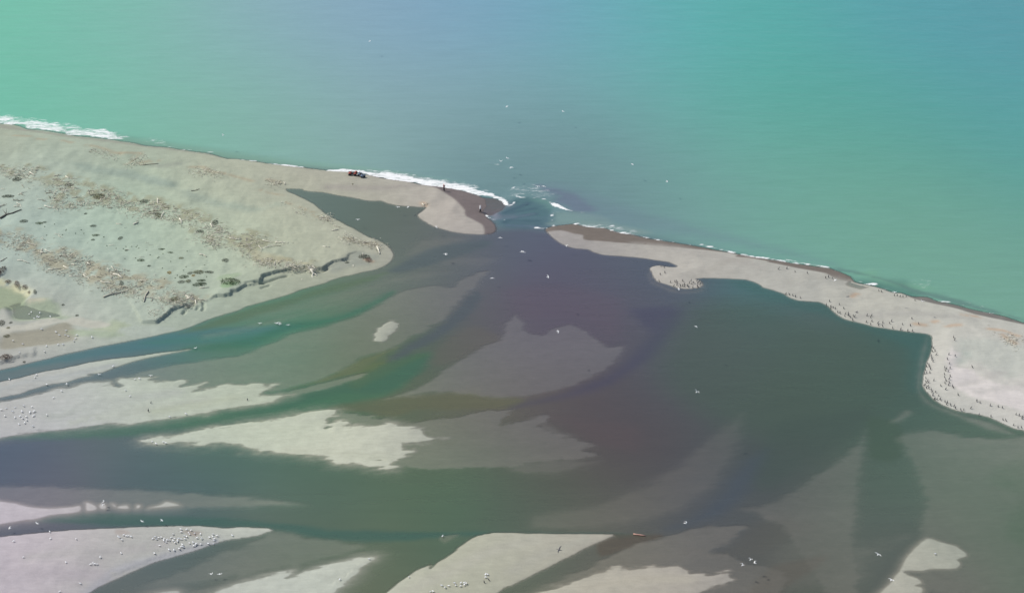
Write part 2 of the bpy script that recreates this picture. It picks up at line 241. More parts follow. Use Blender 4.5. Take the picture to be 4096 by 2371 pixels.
RIVC = [("W 740,480",(108,126,118)),("W 830,510",(98,116,108)),("W 960,560",(100,112,102)),("W 1060,600",(102,108,104)),("W 1180,590",(96,100,112)),("W 1300,600",(94,96,120)),("W 1250,555",(90,104,122)),("W 1480,650",(92,98,116)),("W 1600,690",(86,96,114)),("W 1420,700",(90,88,110)),("W 1850,715",(74,116,120)),("W 1330,740",(98,90,108)),("W 1450,790",(100,88,102)),
 ("W 1560,790",(92,88,104)),("W 1650,850",(86,92,104)),("W 1780,850",(88,100,106)),("W 2000,820",(82,102,102)),("W 2080,900",(80,104,94)),("W 2230,840",(68,102,96)),("W 2200,930",(70,100,94)),("W 1950,980",(82,98,90)),("W 1750,960",(84,90,92)),("W 1600,950",(86,86,94)),("W 1450,1000",(92,84,90)),("W 1480,1080",(88,78,84)),("W 1600,1100",(86,80,86)),("W 1380,1180",(92,88,80)),("W 1250,1200",(88,98,82)),
 ("W 1050,1190",(88,106,82)),("W 800,1170",(84,110,90)),("W 600,1130",(84,114,106)),("W 330,1120",(84,106,116)),("W 60,1120",(84,100,122)),("W 60,1165",(84,98,122)),("W 120,1215",(112,106,122)),("W 420,1220",(84,108,112)),("W 700,1230",(90,118,106)),("W 950,1240",(92,120,98)),("W 1150,1245",(92,122,98)),("W 1350,1230",(88,96,84)),("W 1350,1280",(92,106,98)),("W 1550,1240",(88,88,84)),("W 1550,1310",(100,102,100)),
 ("W 500,1285",(72,100,104)),("W 800,1295",(72,104,98)),("W 1050,1310",(68,104,90)),("W 1250,1308",(76,100,92)),("W 300,1275",(84,100,108)),("W 50,1300",(92,98,112)),("W 350,1420",(106,112,112)),("W 600,1360",(108,112,104)),("W 780,1360",(106,112,92)),("W 980,1350",(98,110,88)),("W 950,1420",(114,118,98)),("W 1250,1440",(112,114,98)),("W 1450,1370",(112,108,98)),
 ("W 50,905",(84,112,126)),("W 200,880",(76,118,128)),("W 420,845",(72,126,126)),("W 620,805",(72,132,108)),("W 720,770",(84,132,106)),("W 600,780",(108,136,112)),("W 820,700",(104,126,104)),("W 950,680",(110,122,112)),("W 1060,640",(104,112,108)),("W 1150,660",(98,102,112)),("W 560,850",(92,128,112)),("W 330,930",(98,116,122)),("W 200,945",(112,120,130)),
 ("W 930,905",(100,112,78)),("W 870,960",(74,116,88)),("W 1000,900",(76,104,90)),("W 1100,850",(92,100,96)),("W 1200,800",(100,94,104)),("W 720,990",(68,118,92)),("W 500,1015",(88,122,100)),("W 250,1045",(96,112,112)),("W 1030,1000",(104,106,86)),("W 1180,990",(106,102,90)),("W 1340,1000",(98,90,92)),
 ("W 1880,1120",(76,86,88)),("W 1800,1230",(82,88,94)),("W 1720,1280",(80,88,102)),("W 2000,1080",(80,90,86)),("W 2130,1020",(76,98,88)),("W 2180,1130",(84,104,94)),("W 2190,1240",(88,108,98)),("W 2100,1330",(96,106,100)),("W 2260,1030",(70,98,90)),("W 2400,1060",(84,110,98)),("W 2480,1180",(84,110,92)),("W 2350,1150",(104,122,108)),("W 2200,1380",(88,96,94)),("W 2000,1400",(92,96,88)),
 ("W 1800,1350",(98,96,92)),("W 2450,1300",(104,116,106)),("W 2500,1330",(74,104,86)),("W 60,715",(150,162,128)),("W 150,778",(118,138,144)),("W 120,830",(140,142,126)),("W 2300,1440",(92,92,92)),("W 1680,640",(84,96,112))]
LNDC = [("W 0,330",(166,172,156)),("W 100,380",(170,182,166)),("W 300,370",(164,170,156)),("W 300,450",(168,184,166)),("W 500,400",(170,174,158)),("W 600,440",(176,178,162)),("W 500,520",(176,186,166)),("W 700,560",(180,184,164)),("W 750,430",(170,168,156)),("W 900,450",(170,166,156)),("W 1000,480",(174,170,162)),("W 1100,510",(176,168,164)),("W 1140,550",(178,170,164)),
 ("W 50,480",(172,182,174)),("W 100,560",(170,188,178)),("W 300,560",(172,190,174)),("W 250,640",(168,186,172)),("W 450,640",(174,190,172)),("W 550,640",(178,188,170)),("W 750,620",(180,184,166)),("W 870,610",(180,182,164)),("W 60,640",(168,180,174)),("W 200,720",(162,174,170)),("W 350,770",(160,170,164)),("W 450,770",(164,176,166)),("W 600,740",(166,174,156)),("W 800,670",(164,168,152)),("W 930,640",(176,172,158)),
 ("W 50,850",(158,160,150)),("W 20,820",(190,186,178)),("W 200,795",(188,190,178)),("W 380,810",(174,186,170)),("W 30,895",(166,164,168)),("W 100,940",(182,186,180)),("W 350,890",(188,194,178)),("W 50,1000",(186,184,190)),("W 200,1000",(182,184,188)),("W 400,970",(188,194,184)),("W 550,960",(190,194,180)),("W 650,970",(190,198,178)),("W 500,1070",(190,198,182)),("W 700,1050",(198,202,184)),("W 950,1080",(204,204,188)),("W 850,1100",(200,202,186)),
 ("W 945,815",(182,182,166)),("W 30,1250",(190,182,194)),("W 300,1245",(188,186,184)),("W 100,1340",(186,176,182)),("W 300,1350",(182,178,178)),("W 50,1430",(190,180,190)),("W 500,1310",(178,180,176)),("W 620,1305",(190,192,184)),("W 700,1440",(184,188,180)),("W 850,1400",(190,194,184)),("W 1200,1340",(188,188,172)),("W 1100,1410",(186,184,166)),("W 1350,1360",(180,176,164)),("W 1500,1440",(188,182,168)),("W 1700,1415",(190,182,172)),
 ("W 2300,1360",(184,182,170)),("W 2220,1440",(188,184,172)),("W 1400,590",(170,165,160)),("W 1550,610",(172,168,163)),("W 1700,630",(176,173,168)),("W 1650,690",(184,178,172)),("W 1850,660",(174,172,167)),("W 2000,710",(176,175,170)),("W 2150,750",(182,180,172)),("W 2300,790",(184,182,172)),("W 2450,810",(180,178,172)),("W 2350,860",(188,188,180)),("W 2450,880",(184,186,180)),("W 2300,920",(182,180,174)),("W 2370,920",(212,206,204)),("W 2450,970",(210,206,204)),("W 2400,1010",(196,190,188)),("W 2500,1020",(206,198,196)),
 ("W 1150,920",(152,150,156)),("W 1300,880",(150,148,158)),("W 1440,880",(148,148,156)),("W 1050,1080",(152,156,148)),("W 1250,1090",(154,152,150)),("W 1400,1100",(148,146,148)),("W 800,880",(154,164,148)),("W 650,900",(152,164,150)),("W 900,780",(152,158,150)),("W 1050,730",(154,154,154)),("W 1130,700",(146,146,152)),("W 500,900",(154,164,152)),("W 2100,1170",(146,150,146)),("W 2000,1260",(144,146,144)),("W 2060,1380",(144,144,138)),("W 2300,1130",(140,156,144)),("W 2320,1240",(140,150,140)),("W 2420,1100",(138,156,144)),("W 2420,1350",(142,146,138)),("W 1500,1350",(148,144,138)),("W 1750,1310",(144,140,138)),("W 1850,1400",(140,138,136)),("W 1150,1370",(148,150,138)),("W 350,1400",(142,146,144)),("W 1400,650",(130,126,136))]  # greenish to purplish drift of the sand paints in the aircraft window's tint
LC = field(LNDC, 9, XX, YY); RW = field(RIVC, 7, XX, YY)*.93; RW = RW*.86+RW.mean(-1, keepdims=True)*.14; WC = RW*(1-SM[..., None])+(lambda f: (f*.92+f.mean(-1, keepdims=True)*.08)*1.05)(field(SEAC, 17, XX, YY))*SM[..., None]
def paint(A, s, c, soft, k, wob=.3, streak=0, brk=0):
    sl, d = sdf(s, soft+4); d = d+wob*(N1[sl]*1.2+N2[sl]*.8)+streak*NS[sl]; w = k*ss((d+soft/2)/soft)
    if brk: w = w*ss((N2[sl]*.7+N1[sl]*.5+brk)/.5)
    A[sl] = A[sl]*(1-w[..., None])+lin(c)*w[..., None]
def line(A, s, c, wd, k, brk=0):
    sl, d = ldist(s, wd*3+1); w = k*np.exp(-((d+.3*N2[sl])/wd)**2)
    if brk: w = w*ss((N2[sl]*.8+N1[sl]*.4+brk)/.4)
    A[sl] = A[sl]*(1-w[..., None])+lin(c)*w[..., None]
# damp sand above the swash, algae mats, pale crusts
paint(LC, "B 1080,486 1300,535 1500,560 1600,587 1700,612 1780,655 1900,722 1960,775 2030,845 2040,900 2100,932 2200,985 2220,1040 2235,1070 2400,1060 2400,700 2000,600 1500,520 1080,460", (116,106,108), .7, .92, .15)
paint(LC, "C 300,800 340,797 430,792 500,797 600,827 690,845 703,885 850,900 1000,916 1200,930 1500,950 1700,965 1900,980 2100,1000 2190,1022 2180,1045 2350,1060 2490,1085 D 0,365 300,430 560,480 650,530 800,552 880,570 900,540 600,380 0,300 C 2300,990 1500,850 900,730 400,700 280,760", (116,107,102), .6, .95, .12)
paint(LC, "D 880,570 1050,603 1220,660 1300,664 1400,712 1500,747 1700,787 1850,822 2000,872 2200,917 2490,972 2700,1030 2700,900 2000,780 1400,640 1000,560", (112,108,106), .6, .9, .12)
paint(LC, "A 0,236 300,292 700,352 1300,425 2000,522 2490,605 B 500,425 B 500,440 B 0,378 A 2000,545 1300,450 700,378 300,318 -200,270 -200,215", (150,148,140), 1.2, .6, .2)
paint(LC, "A 700,640 850,640 1000,680 1250,700 1400,740 1560,790 1720,830 1700,865 1500,850 1300,790 1100,760 850,720", (150,164,154), 3, .8, .6)
paint(LC, "A 1750,900 1950,940 2200,1010 2490,1060 B 300,800 B 200,760 A 2490,1110 2200,1080 1900,1010", (156,168,156), 4, .7, .6)
paint(LC, "A 1420,660 1600,690 1750,660 1850,630 1650,650", (152,158,148), 2, .6, .4)
paint(LC, "E -600,560 0,598 100,613 200,645 250,690 260,730 200,790 0,860 -600,900", (148,160,132), 1.6, .8, .6)
paint(LC, "E 180,790 350,765 480,775 570,800 600,870 700,915 600,935 400,925 200,945 120,900", (154,168,144), 2, .7, .6)
paint(LC, "E 0,1150 60,1080 250,1025 420,1015 560,960 680,950 700,1010 720,1090 720,1130 500,1170 200,1210 40,1230 0,1200", (154,150,136), 2, .85, .6)
paint(LC, "E 680,1035 900,1040 1150,1060 1210,1085 1050,1110 850,1095 700,1070", (158,172,146), 1.8, .6, .4)
paint(LC, "E 1080,960 1180,965 1270,1005 1170,1030 1130,1060 1000,1040 880,1015 1050,995", (164,174,146), 1.8, .6, .3)
paint(LC, "E -200,1020 0,1010 150,990 400,935 520,905 640,935 700,915 1000,960 1080,990 900,1010 700,975 620,950 500,975 300,1030 120,1040 0,1100 -200,1100", (192,190,180), 1.0, .8, .4)
line(LC, "E 0,580 70,592 140,610 180,640 250,660 280,690", (208,206,176), 1.0, .9, .5); line(LC, "E 300,765 430,770", (196,190,172), .8, .7, .4)
paint(LC, "E 1165,1040 1250,1010 1500,1000 1700,1010 1550,1070 1300,1100", (178,186,178), 1.2, .6, .3)
paint(LC, "E 2120,580 2180,540 2320,520 2330,545 2240,580", (150,170,138), 1.4, .5, .4, 0, .5)
paint(LC, "T 1530,180 1560,100 1900,70 1880,120 1700,190", (130,160,120), 1.0, .7, .3, 0, .5)
paint(LC, "I 700,165 780,140 870,115 900,75 1000,45 1180,60 1200,90 1100,160 900,180 780,230 700,220", (152,156,148), 2.0, .7, .3)
paint(LC, "Q 600,150 900,100 1600,200 1600,600 1300,650 900,420 650,430", (182,186,180), 3, .6, .6)
paint(LC, "Q 530,200 560,260 700,300 600,480 850,520 1000,640 1300,750 1600,800 1700,1200 1500,1130 1100,1000 800,920 560,780 490,600 470,400", (220,212,212), 1.5, .75, .5, .6)
paint(LC, "X 1380,230 1500,210 1650,205 1840,225 1860,270 1750,350 1600,330 1500,270", (156,146,140), .8, .8, .3); paint(LC, "X 120,200 300,200 420,260 300,300 150,290", (170,158,154), .8, .6, .3)
for q_, c_, w_ in (("F 500,650 900,560 1300,480 1700,420", (172,176,172), 2.0), ("F 700,700 1100,640 1600,560 2000,490", (176,180,172), 1.6), ("F 1500,600 1900,540 2300,460", (178,184,166), 1.4), ("G 860,1459 1080,1275 1300,1190 1700,1085 2100,965", (168,168,178), 1.3),
                   ("G 0,1300 400,1280 900,1290", (176,168,176), 2.5), ("G 300,1120 700,1080 1200,1060 1600,990", (174,170,172), 1.5), ("H 1500,1440 1900,1250 2300,1060 L 200,950", (176,174,164), 1.8), ("L 0,1260 300,1090 700,950", (172,170,160), 1.3), ("L 700,1420 1200,1330 1700,1330", (176,170,158), 1.5),
                   ("J 0,760 400,700 640,640", (186,190,176), 1.4), ("J 300,980 800,1000 1250,1060", (188,190,174), 1.5), ("F 0,390 300,300 700,240 1100,150", (172,176,178), 1.0), ("C 1200,930 1600,960 2000,1050 2400,1150", (168,164,160), 1.4), ("C 1800,1240 2100,1100 2300,1060", (170,166,160), 1.3),
                   ("D 200,560 500,520 800,560", (170,168,162), 1.3), ("D 900,900 1400,880 2000,930", (172,170,166), 1.5), ("B 700,620 1200,640 1600,600", (160,154,150), 1.4), ("Q 700,760 1000,650 1250,560", (184,180,178), 1.3), ("Q 640,400 700,350 750,300", (178,184,178), 1.2), ("Q 900,880 1300,800 1590,780", (188,184,182), 1.4)):
    line(LC, q_, c_, w_, .6, .7)
# belts of finely broken wood
BELT1 = "A -200,650 0,645 350,655 560,720 800,790 1000,850 1280,925 1550,985 1700,1050 1900,1095 2150,1180 2100,1240 2250,1270 B 200,1110 280,1150 100,1230 B 0,1270 0,1340 200,1340 500,1350 600,1370 480,1400 300,1400 0,1370 A 2300,1459 2050,1430 1900,1340 1800,1310 1850,1230 1700,1200 1480,1150 1200,1130 1250,1070 900,1040 550,1075 500,960 450,830 300,800 130,770 0,720 -200,720"
BELT2 = "E -200,40 100,65 250,110 340,170 450,230 700,270 900,370 1150,430 1350,520 1600,570 1800,670 2000,735 1850,800 1700,790 1500,750 1300,720 1200,650 1050,640 780,580 700,500 450,440 350,340 150,250 0,220 -200,220"
TAN = (160,156,132)
paint(LC, BELT1, (152,150,126), 3, .7, .9, .6, .25); paint(LC, BELT2, (164,158,138), 3, .8, .9, .6, .25)
paint(LC, "B 0,1280 250,1330 500,1380 560,1400 400,1410 100,1380 0,1370", (182,174,148), 1.6, .45, .4, 0, .6)
for s in ("A 60,365 170,378 290,380", "A 370,410 440,415", "A 620,425 700,445", "A 850,475 1000,510 1100,548 1170,555", "A 1180,560 1390,550", "A 1235,637 1280,620 1330,580 1390,545", "A 1360,637 1540,622", "A 1860,685 1970,685 2050,735 2190,752", "A 2220,755 2450,820",
          "B 60,660 250,700", "B 120,555 230,575", "B 280,770 480,840", "B 600,895 720,935", "B 790,1080 960,1150 1170,1170", "B 550,860 580,890"):
    line(LC, s, (168,154,132), .8, .6, .3)
for s in ("P 1290,240 1340,200 1365,190", "P 2280,670 2440,690", "D 2150,1035 2280,1050 2430,1100", "D 2280,1095 2330,1130 2400,1175", "D 1900,885 2050,905", "D 1610,960 1640,955", "D 1740,1000 1860,995", "B 1620,770 1650,790", "S 1990,110 2150,150"):
    line(LC, s, (188,160,136), .7, .65, .4)
# local tints of the water: channels, plume and stripes at the mouth
paint(WC, "E -400,1500 0,1412 450,1302 1000,1177 1500,1080 2000,1010 2490,985 I 400,740 0,860 E 2490,1150 1900,1150 1500,1200 900,1290 300,1380 0,1440", (72,116,124), 3, .6, .4, .5)
paint(WC, "I -1100,900 0,790 300,730 600,690 900,620 1200,490 1050,590 800,690 500,770 250,840 0,930 -500,900", (68,124,104), 4, .4, .4, .5)
paint(WC, "W -100,1030 300,1032 500,1015 730,980 860,950 1000,890 1060,870 1010,930 930,985 800,1012 600,1030 350,1070 -100,1080", (66,112,88), 3, .55, .4, .5)
paint(WC, "W 1060,870 1000,895 930,930 880,960 860,945 900,900 960,880", (104,114,74), 2, .5, .4, .5)
paint(WC, "W 100,1255 400,1268 640,1280 800,1300 1000,1308 1250,1310 1600,1316 1250,1322 1130,1316 950,1330 800,1326 660,1300 400,1295 100,1282", (64,98,92), 2, .7, .3, .5)
paint(WC, "W 1550,760 1600,820 1560,870 1500,920 1420,955 1320,990 1260,1000 1400,975 1500,945 1590,890 1640,840 1680,760", (72,72,96), 4, .5, .4, .5)
paint(WC, "W 2230,690 2300,830 2290,900 2270,960 2230,950 2240,860 2100,800 1900,740 1800,690 2000,700", (66,102,100), 4, .5, .4, .3)
paint(WC, "W 1700,760 1850,740 2000,800 2200,870 2230,980 2100,1060 1900,1080 1700,1000 1620,900", (76,92,84), 12, .6, .5, .8)
paint(WC, "a 740,960 820,930 950,850 1150,820 1190,860 1100,950 980,1030 850,1080 600,1090 400,1130 200,1190 -200,1230 -200,1180 300,1090 550,1030 720,980", (66,102,86), 3, .6, .4, .6)
paint(WC, "a -420,800 0,725 200,650 400,620 600,570 800,490 920,430 860,500 700,580 500,640 250,680 0,790 -200,815", (60,110,90), 3, .6, .4, .6)
paint(WC, "a -450,700 0,540 200,490 400,425 700,350 880,310 700,390 400,470 200,540 -100,630", (92,112,86), 2.5, .6, .4, .6)
paint(WC, "a 250,1060 450,1000 600,930 680,880 830,830 950,790 830,860 740,920 700,950 560,990 400,1030", (108,114,84), 1.8, .65, .3, .5)
paint(WC, "a 500,1190 700,1140 1000,1100 1250,1090 1460,1050 1500,1100 1750,1120 1650,1180 1400,1190 1100,1190 950,1235 850,1235 750,1210", (102,102,80), 2.5, .6, .3, .5)
paint(WC, "a 1250,630 1350,520 1450,430 1500,460 1400,600 1200,740 1000,850 880,880 1000,780 1150,700", (82,90,98), 2.5, .7, .4, .6)
paint(WC, "a 1350,680 1500,660 1620,740 1500,800 1300,890 1150,890 1200,800", (104,98,92), 3, .4, .4, .6)
paint(WC, "a 900,290 1000,240 1200,140 1500,100 1560,125 1350,200 1150,260 980,310", (82,94,100), 2.5, .6, .4, .6)
paint(WC, "a 1650,420 2000,400 2400,480 2350,720 2200,620 2000,580 1800,600 1700,540", (100,88,102), 6, .3, .5, .6)
paint(WC, "b 400,950 560,890 680,790 760,680 860,560 1000,480 950,620 860,760 740,860 520,940 420,960", (74,84,98), 4, .5, .4, .6)
paint(WC, "b 1050,330 1300,280 1600,240 1570,350 1400,460 1200,580 1050,690 920,700 950,520", (72,86,82), 5, .5, .4, .6)
paint(WC, "b 1600,290 1780,330 1800,480 1750,560 1610,530 1590,400", (74,92,80), 2, .6, .3, .3)
paint(WC, "b 2600,500 2400,560 2330,640 2380,710 2600,750", (66,98,78), 4, .6, .4, .5); paint(WC, "b 2600,780 2440,850 2400,980 2480,1040 2600,1060", (66,98,78), 4, .6, .4, .5)
paint(WC, "b 870,970 1000,900 1260,930 1150,1000 1000,1080 880,1130 700,1120 640,1105 800,1050", (94,92,88), 4, .35, .3, .5)
paint(WC, "b 860,1360 1000,1200 1150,1150 1350,1110 1280,1200 1100,1300 980,1400", (88,84,78), 2, .7, .3, .5)
paint(WC, "b 0,1020 100,990 350,985 360,1010 220,1050 0,1120", (92,84,76), 1.2, .7, .3, .3)
paint(WC, "a 1950,1230 2150,1250 2500,1300 2500,1454 2250,1420 2050,1300", (94,82,86), 5, .35, .4, .6)
paint(WC, "c 900,520 1000,470 1240,490 1290,560 1250,640 1100,650 960,600", (100,138,134), 1.5, .7, .3, .4)
paint(WC, "c 1150,340 1300,385 1500,425 1600,490 1700,590 1500,605 1400,545 1300,490 1350,440 1200,390", (108,116,138), 3, .7, .5, .7)
paint(WC, "c 1290,620 1500,600 1750,640 1880,705 1700,730 1500,705 1300,700", (136,158,156), 2.5, .45, .4, .6)
for q_, c_, w_ in (("c 770,630 900,580 1050,520", (72,88,106), .9), ("c 860,620 1000,590 1120,570", (74,98,108), .7), ("c 820,700 960,650 1120,620", (68,82,100), .8), ("c 860,690 1000,690 1150,690", (72,92,102), .7), ("c 720,672 900,655 1100,622", (134,140,158), .5),
                   ("c 860,732 1000,738 1150,748", (124,130,156), .5), ("c 740,600 840,560 900,530", (150,152,166), .8), ("c 650,600 760,640 900,650", (140,138,156), 1.2)): line(WC, q_, c_, w_, .8, .8)
paint(WC, "W 1350,450 1420,465 1520,500 1700,555 1880,600 2050,650 1900,620 1700,580 1550,560 1420,520 1340,480", (112,124,146), 7, .28, .9, .8)
paint(WC, "W 1250,500 1300,488 1360,520 1350,560 1240,560 1225,530", (78,104,118), 3, .7, .6, .8)
paint(WC, "W 1355,545 1500,550 1600,570 1560,580 1420,560 1350,555", (132,152,152), 2, .6, .4, .5)
paint(WC, "D 850,460 1050,430 1100,500 1300,560 1600,600 1500,640 1250,600 1000,540", (122,168,146), 3, .5, .6, .6)
paint(WC, "D 550,420 900,480 1200,560 1400,650 1600,700 1900,790 2300,880 2490,940 2490,920 1900,740 1500,640 1200,540 800,440", (98,126,124), 2, .7, .4, .5)
paint(WC, "A -300,240 400,330 1500,480 2490,610 B 1000,440 1800,520 B 2000,560 1000,400 A 2490,540 1500,400 600,270 -300,160", (136,178,160), 3, .35, .6, .8)
LCa = LC/E_LAND
WCa = np.clip(WC-W_SPEC, 0.004, 1)/E_WAT

# ------------------------------------------------------------------ foam density on the water
FO = np.zeros(XX.shape); FR = np.zeros(XX.shape)
def foam_poly(s, k, soft, wob=.5):
    sl, d = sdf(s, soft+4); d = d+wob*(N1[sl]+N2[sl])+wob*NS[sl]; FO[sl] = np.maximum(FO[sl], k*ss((d+soft/2)/soft))
def foam_line(s, k, wd):
    sl, d = ldist(s, wd*4); FO[sl] = np.maximum(FO[sl], k*.9*np.exp(-(d/wd)**2)*(1+.8*NF[sl]+.3*N2[sl]))
foam_poly("A -900,60 -300,110 0,158 110,168 140,197 200,207 330,208 430,212 560,238 640,262 600,275 660,288 720,288 900,288 1015,276 1060,305 1120,342 1180,360 1255,374 1200,385 1080,385 950,370 720,346 450,296 260,281 200,250 130,236 0,228 -400,200 -900,120", .76, 1.14, .7)
foam_poly("B 700,440 800,436 850,430 940,438 1050,448 1200,465 1330,470 1400,484 1550,512 1680,530 1820,552 1960,575 2100,610 2250,648 2370,692 2430,740 2455,792 2420,765 2330,715 2250,705 2150,690 2000,648 1830,617 1640,592 1500,564 1300,536 1150,502 1060,486 960,462 800,458", .86, 0.76, .5)
foam_poly("Z 1230,530 1290,545 1400,575 1500,615 1600,675 1640,690 1560,688 1420,660 1330,618 1260,572", .95, 0.46, .3)
foam_poly("A 1400,395 1450,372 1560,378 1620,430 1640,452 1560,435 1400,412", .5, 1.14, .6)
foam_poly("A 2080,500 2200,500 2300,545 2150,540", .35, 1.14, .6); foam_poly("B -50,290 130,275 100,310 0,320", .4, 0.95, .6)
foam_poly("Z 440,440 520,430 640,480 660,560 580,610 500,560", .45, 0.76, .6); foam_poly("Z 1400,700 1900,760 2100,860 1800,900 1450,830 1350,770", .3, 1.14, .6); foam_poly("Z 200,700 440,640 480,700 400,820 240,800", .3, 1.14, .5)
foam_poly("D 1430,590 1480,565 1560,575 1500,612", .5, 0.76, .5); foam_poly("D 880,455 1000,430 1080,455 960,475", .3, 1.14, .6); foam_poly("B 1060,436 1300,445 1500,470 1700,510 1850,530 2000,550 2200,600 2380,670 2200,650 1700,560 1300,490", .62, 1.6, .8); foam_poly("C 640,715 900,725 1200,765 1300,830 1100,800 900,760", .5, 1.2, .5); foam_poly("D 1750,700 2000,750 2350,850 2300,880 1950,800", .42, 2, .6); foam_poly("D 1380,540 1600,530 1580,610 1420,620", .48, 2, .6); foam_poly("A 60,150 700,230 1250,350 1180,380 500,300 0,220", .58, 1.5, .8)
foam_poly("Z 880,250 1080,265 1360,400 1260,490 1000,450 850,410 700,430 560,410 620,300", .50, 1.6, .8)
for s, k, w in [("B 60,366 150,380 300,396 450,411", .9, .7), ("A 1640,458 1760,474 1900,496 2060,508", .55, .8), ("A 2350,582 2490,594", .8, .5), ("B 700,446 820,448 960,455", .9, .7), ("B 900,437 1100,447 1350,462", .6, 1.0),
 ("Z 500,520 520,570 570,608 640,575 658,550", .75, .5), ("Z 190,768 230,800 280,822 345,830", .85, .6), ("Z 1000,962 1100,985 1180,978 1320,940", .8, .8), ("Z 850,925 1000,940", .4, .8), ("Z 1700,913 1850,935 2000,965 2180,972 2310,948", .9, .9), ("Z 2190,975 2300,1022 2400,1052 2520,1058", .85, .6),
 ("Z 1640,690 1740,705 1840,715", .6, .4), ("Z 695,445 770,462 860,463", .9, .5), ("Z 985,455 1080,460", .8, .5), ("Z 960,480 1000,475", .5, .4), ("Z 900,300 960,310 1040,335", .65, .6), ("Z 930,290 1000,285", .5, .5), ("Z 960,250 1020,252", .5, .4), ("Z 760,400 850,395", .5, .6), ("Z 1030,430 1050,415", .5, .6),
 ("Z 1140,488 1220,510", .7, .4), ("Z 1240,500 1330,480", .65, .4), ("Z 1090,375 1200,400 1340,400", .5, .6), ("Z 530,370 600,335 650,310", .5, .5), ("Z 570,440 620,440 610,490", .5, .5), ("Z 1285,780 1300,740 1350,712 1420,715", .75, .7), ("Z 1285,860 1300,835 1320,830", .6, .6), ("Z 470,870 500,835", .45, .5),
 ("Z 2380,950 2480,975", .5, .6), ("C 900,740 1000,745 1200,770", .45, 1.0), ("C 960,775 1050,803 1180,823 1350,860 1450,878 1600,903", .72, .55), ("C 1840,922 2000,962 2150,1000 2300,1030 2490,1058", .85, .8), ("C 1600,903 1840,935", .5, .5), ("D 0,328 150,352 300,378", .8, .6), ("D 180,340 400,385 590,411", .75, .6),
 ("D 885,555 960,570 1050,580", .85, .8), ("D 1070,610 1220,640", .4, .8), ("D 1480,572 1560,575", .5, .4), ("D 1450,600 1530,612", .5, .4), ("D 1650,738 1740,750 1820,763", .65, .5), ("D 1840,765 1980,800", .45, .5), ("D 2080,850 2200,860 2330,874", .55, .5), ("D 1800,700 1950,760", .3, 1), ("A -300,170 0,225 130,236", .7, 1),
 ("Y 1125,1222 1200,1228", .6, .6), ("Y 1210,1205 1228,1206", .55, .4), ("Y 1285,1252 1312,1254", .65, .4), ("Y 1130,803 1145,803", .4, .3), ("Y 645,777 690,778", .45, .35), ("Y 510,617 530,618", .45, .3), ("Y 560,624 580,625", .35, .3), ("Y 100,668 118,670", .45, .3), ("Y 170,615 182,616", .35, .3), ("Y 275,902 290,903", .35, .3), ("Y 1375,767 1392,768", .4, .3),
 ("Y 1270,680 1282,680", .4, .3), ("Y 1285,745 1300,745", .4, .3), ("Y 1680,833 1695,834", .4, .3), ("Y 1280,1198 1305,1200", .5, .3), ("Y 760,1172 790,1170", .3, .3), ("Y 880,1157 910,1155", .3, .3)]:
    foam_line(s, k, w)
wet = (LM > -40) & (H > 0.3)
FO[wet] = 0
depth = np.clip(-H, 0, 6); H = np.where(H < 0, H*.4, H)   # the water is thick with silt and shallow

# ------------------------------------------------------------------ meshes
def grid_mesh(name, Z, keep=None):
    n = NX*NY; me = bpy.data.meshes.new(name)
    co = np.empty((n, 3), np.float32); co[:, 0] = XX.ravel(); co[:, 1] = YY.ravel(); co[:, 2] = Z.ravel()
    i, j = np.meshgrid(np.arange(NX-1), np.arange(NY-1)); a = (j*NX+i)
    if keep is not None: a = a[keep]
    a = a.ravel(); q = np.stack([a, a+1, a+NX+1, a+NX], 1).astype(np.int32)
    remap = None
    if keep is not None:
        used = np.zeros(n, bool); used[q.ravel()] = True; remap = np.cumsum(used)-1; q = remap[q].astype(np.int32); co = co[used]; sel = used
    else: sel = np.ones(n, bool)
    me.vertices.add(len(co)); me.vertices.foreach_set("co", co.ravel())
    me.loops.add(q.size); me.loops.foreach_set("vertex_index", q.ravel())
    me.polygons.add(len(q)); me.polygons.foreach_set("loop_start", np.arange(0, q.size, 4, dtype=np.int32)); me.polygons.foreach_set("loop_total", np.full(len(q), 4, np.int32))
    me.polygons.foreach_set("use_smooth", np.ones(len(q), bool)); me.update(calc_edges=True)
    return me, sel
def attr_c(me, name, A, sel):
    at_ = me.attributes.new(name, 'FLOAT_COLOR', 'POINT'); c = np.ones((int(sel.sum()), 4), np.float32); c[:, :3] = A.reshape(-1, 3)[sel]; at_.data.foreach_set("color", c.ravel())
def attr_f(me, name, A, sel):
    at_ = me.attributes.new(name, 'FLOAT', 'POINT'); at_.data.foreach_set("value", A.ravel()[sel].astype(np.float32))
def mat(name):
    m = bpy.data.materials.new(name); m.use_nodes = True; nt = m.node_tree; nt.nodes.clear(); return m, nt
def N(nt, t, **k):
    n = nt.nodes.new(t)
    for a, b in k.items():
        if a.startswith('i_'): n.inputs[int(a[2:])].default_value = b
        else: setattr(n, a, b)
    return n
def math_(nt, op, a, b=None, c=None):
    n = nt.nodes.new("ShaderNodeMath"); n.operation = op
    for k, v in enumerate((a, b, c)):
        if v is None: continue
        if isinstance(v, (int, float)): n.inputs[k].default_value = v
        else: nt.links.new(v, n.inputs[k])
    return n.outputs[0]
def noise(nt, vec, scale, detail=4, rough=.55, dist=0):
    n = nt.nodes.new("ShaderNodeTexNoise"); n.inputs["Scale"].default_value = scale; n.inputs["Detail"].default_value = detail; n.inputs["Roughness"].default_value = rough; n.inputs["Distortion"].default_value = dist
    nt.links.new(vec, n.inputs["Vector"]); return n.outputs["Fac"]
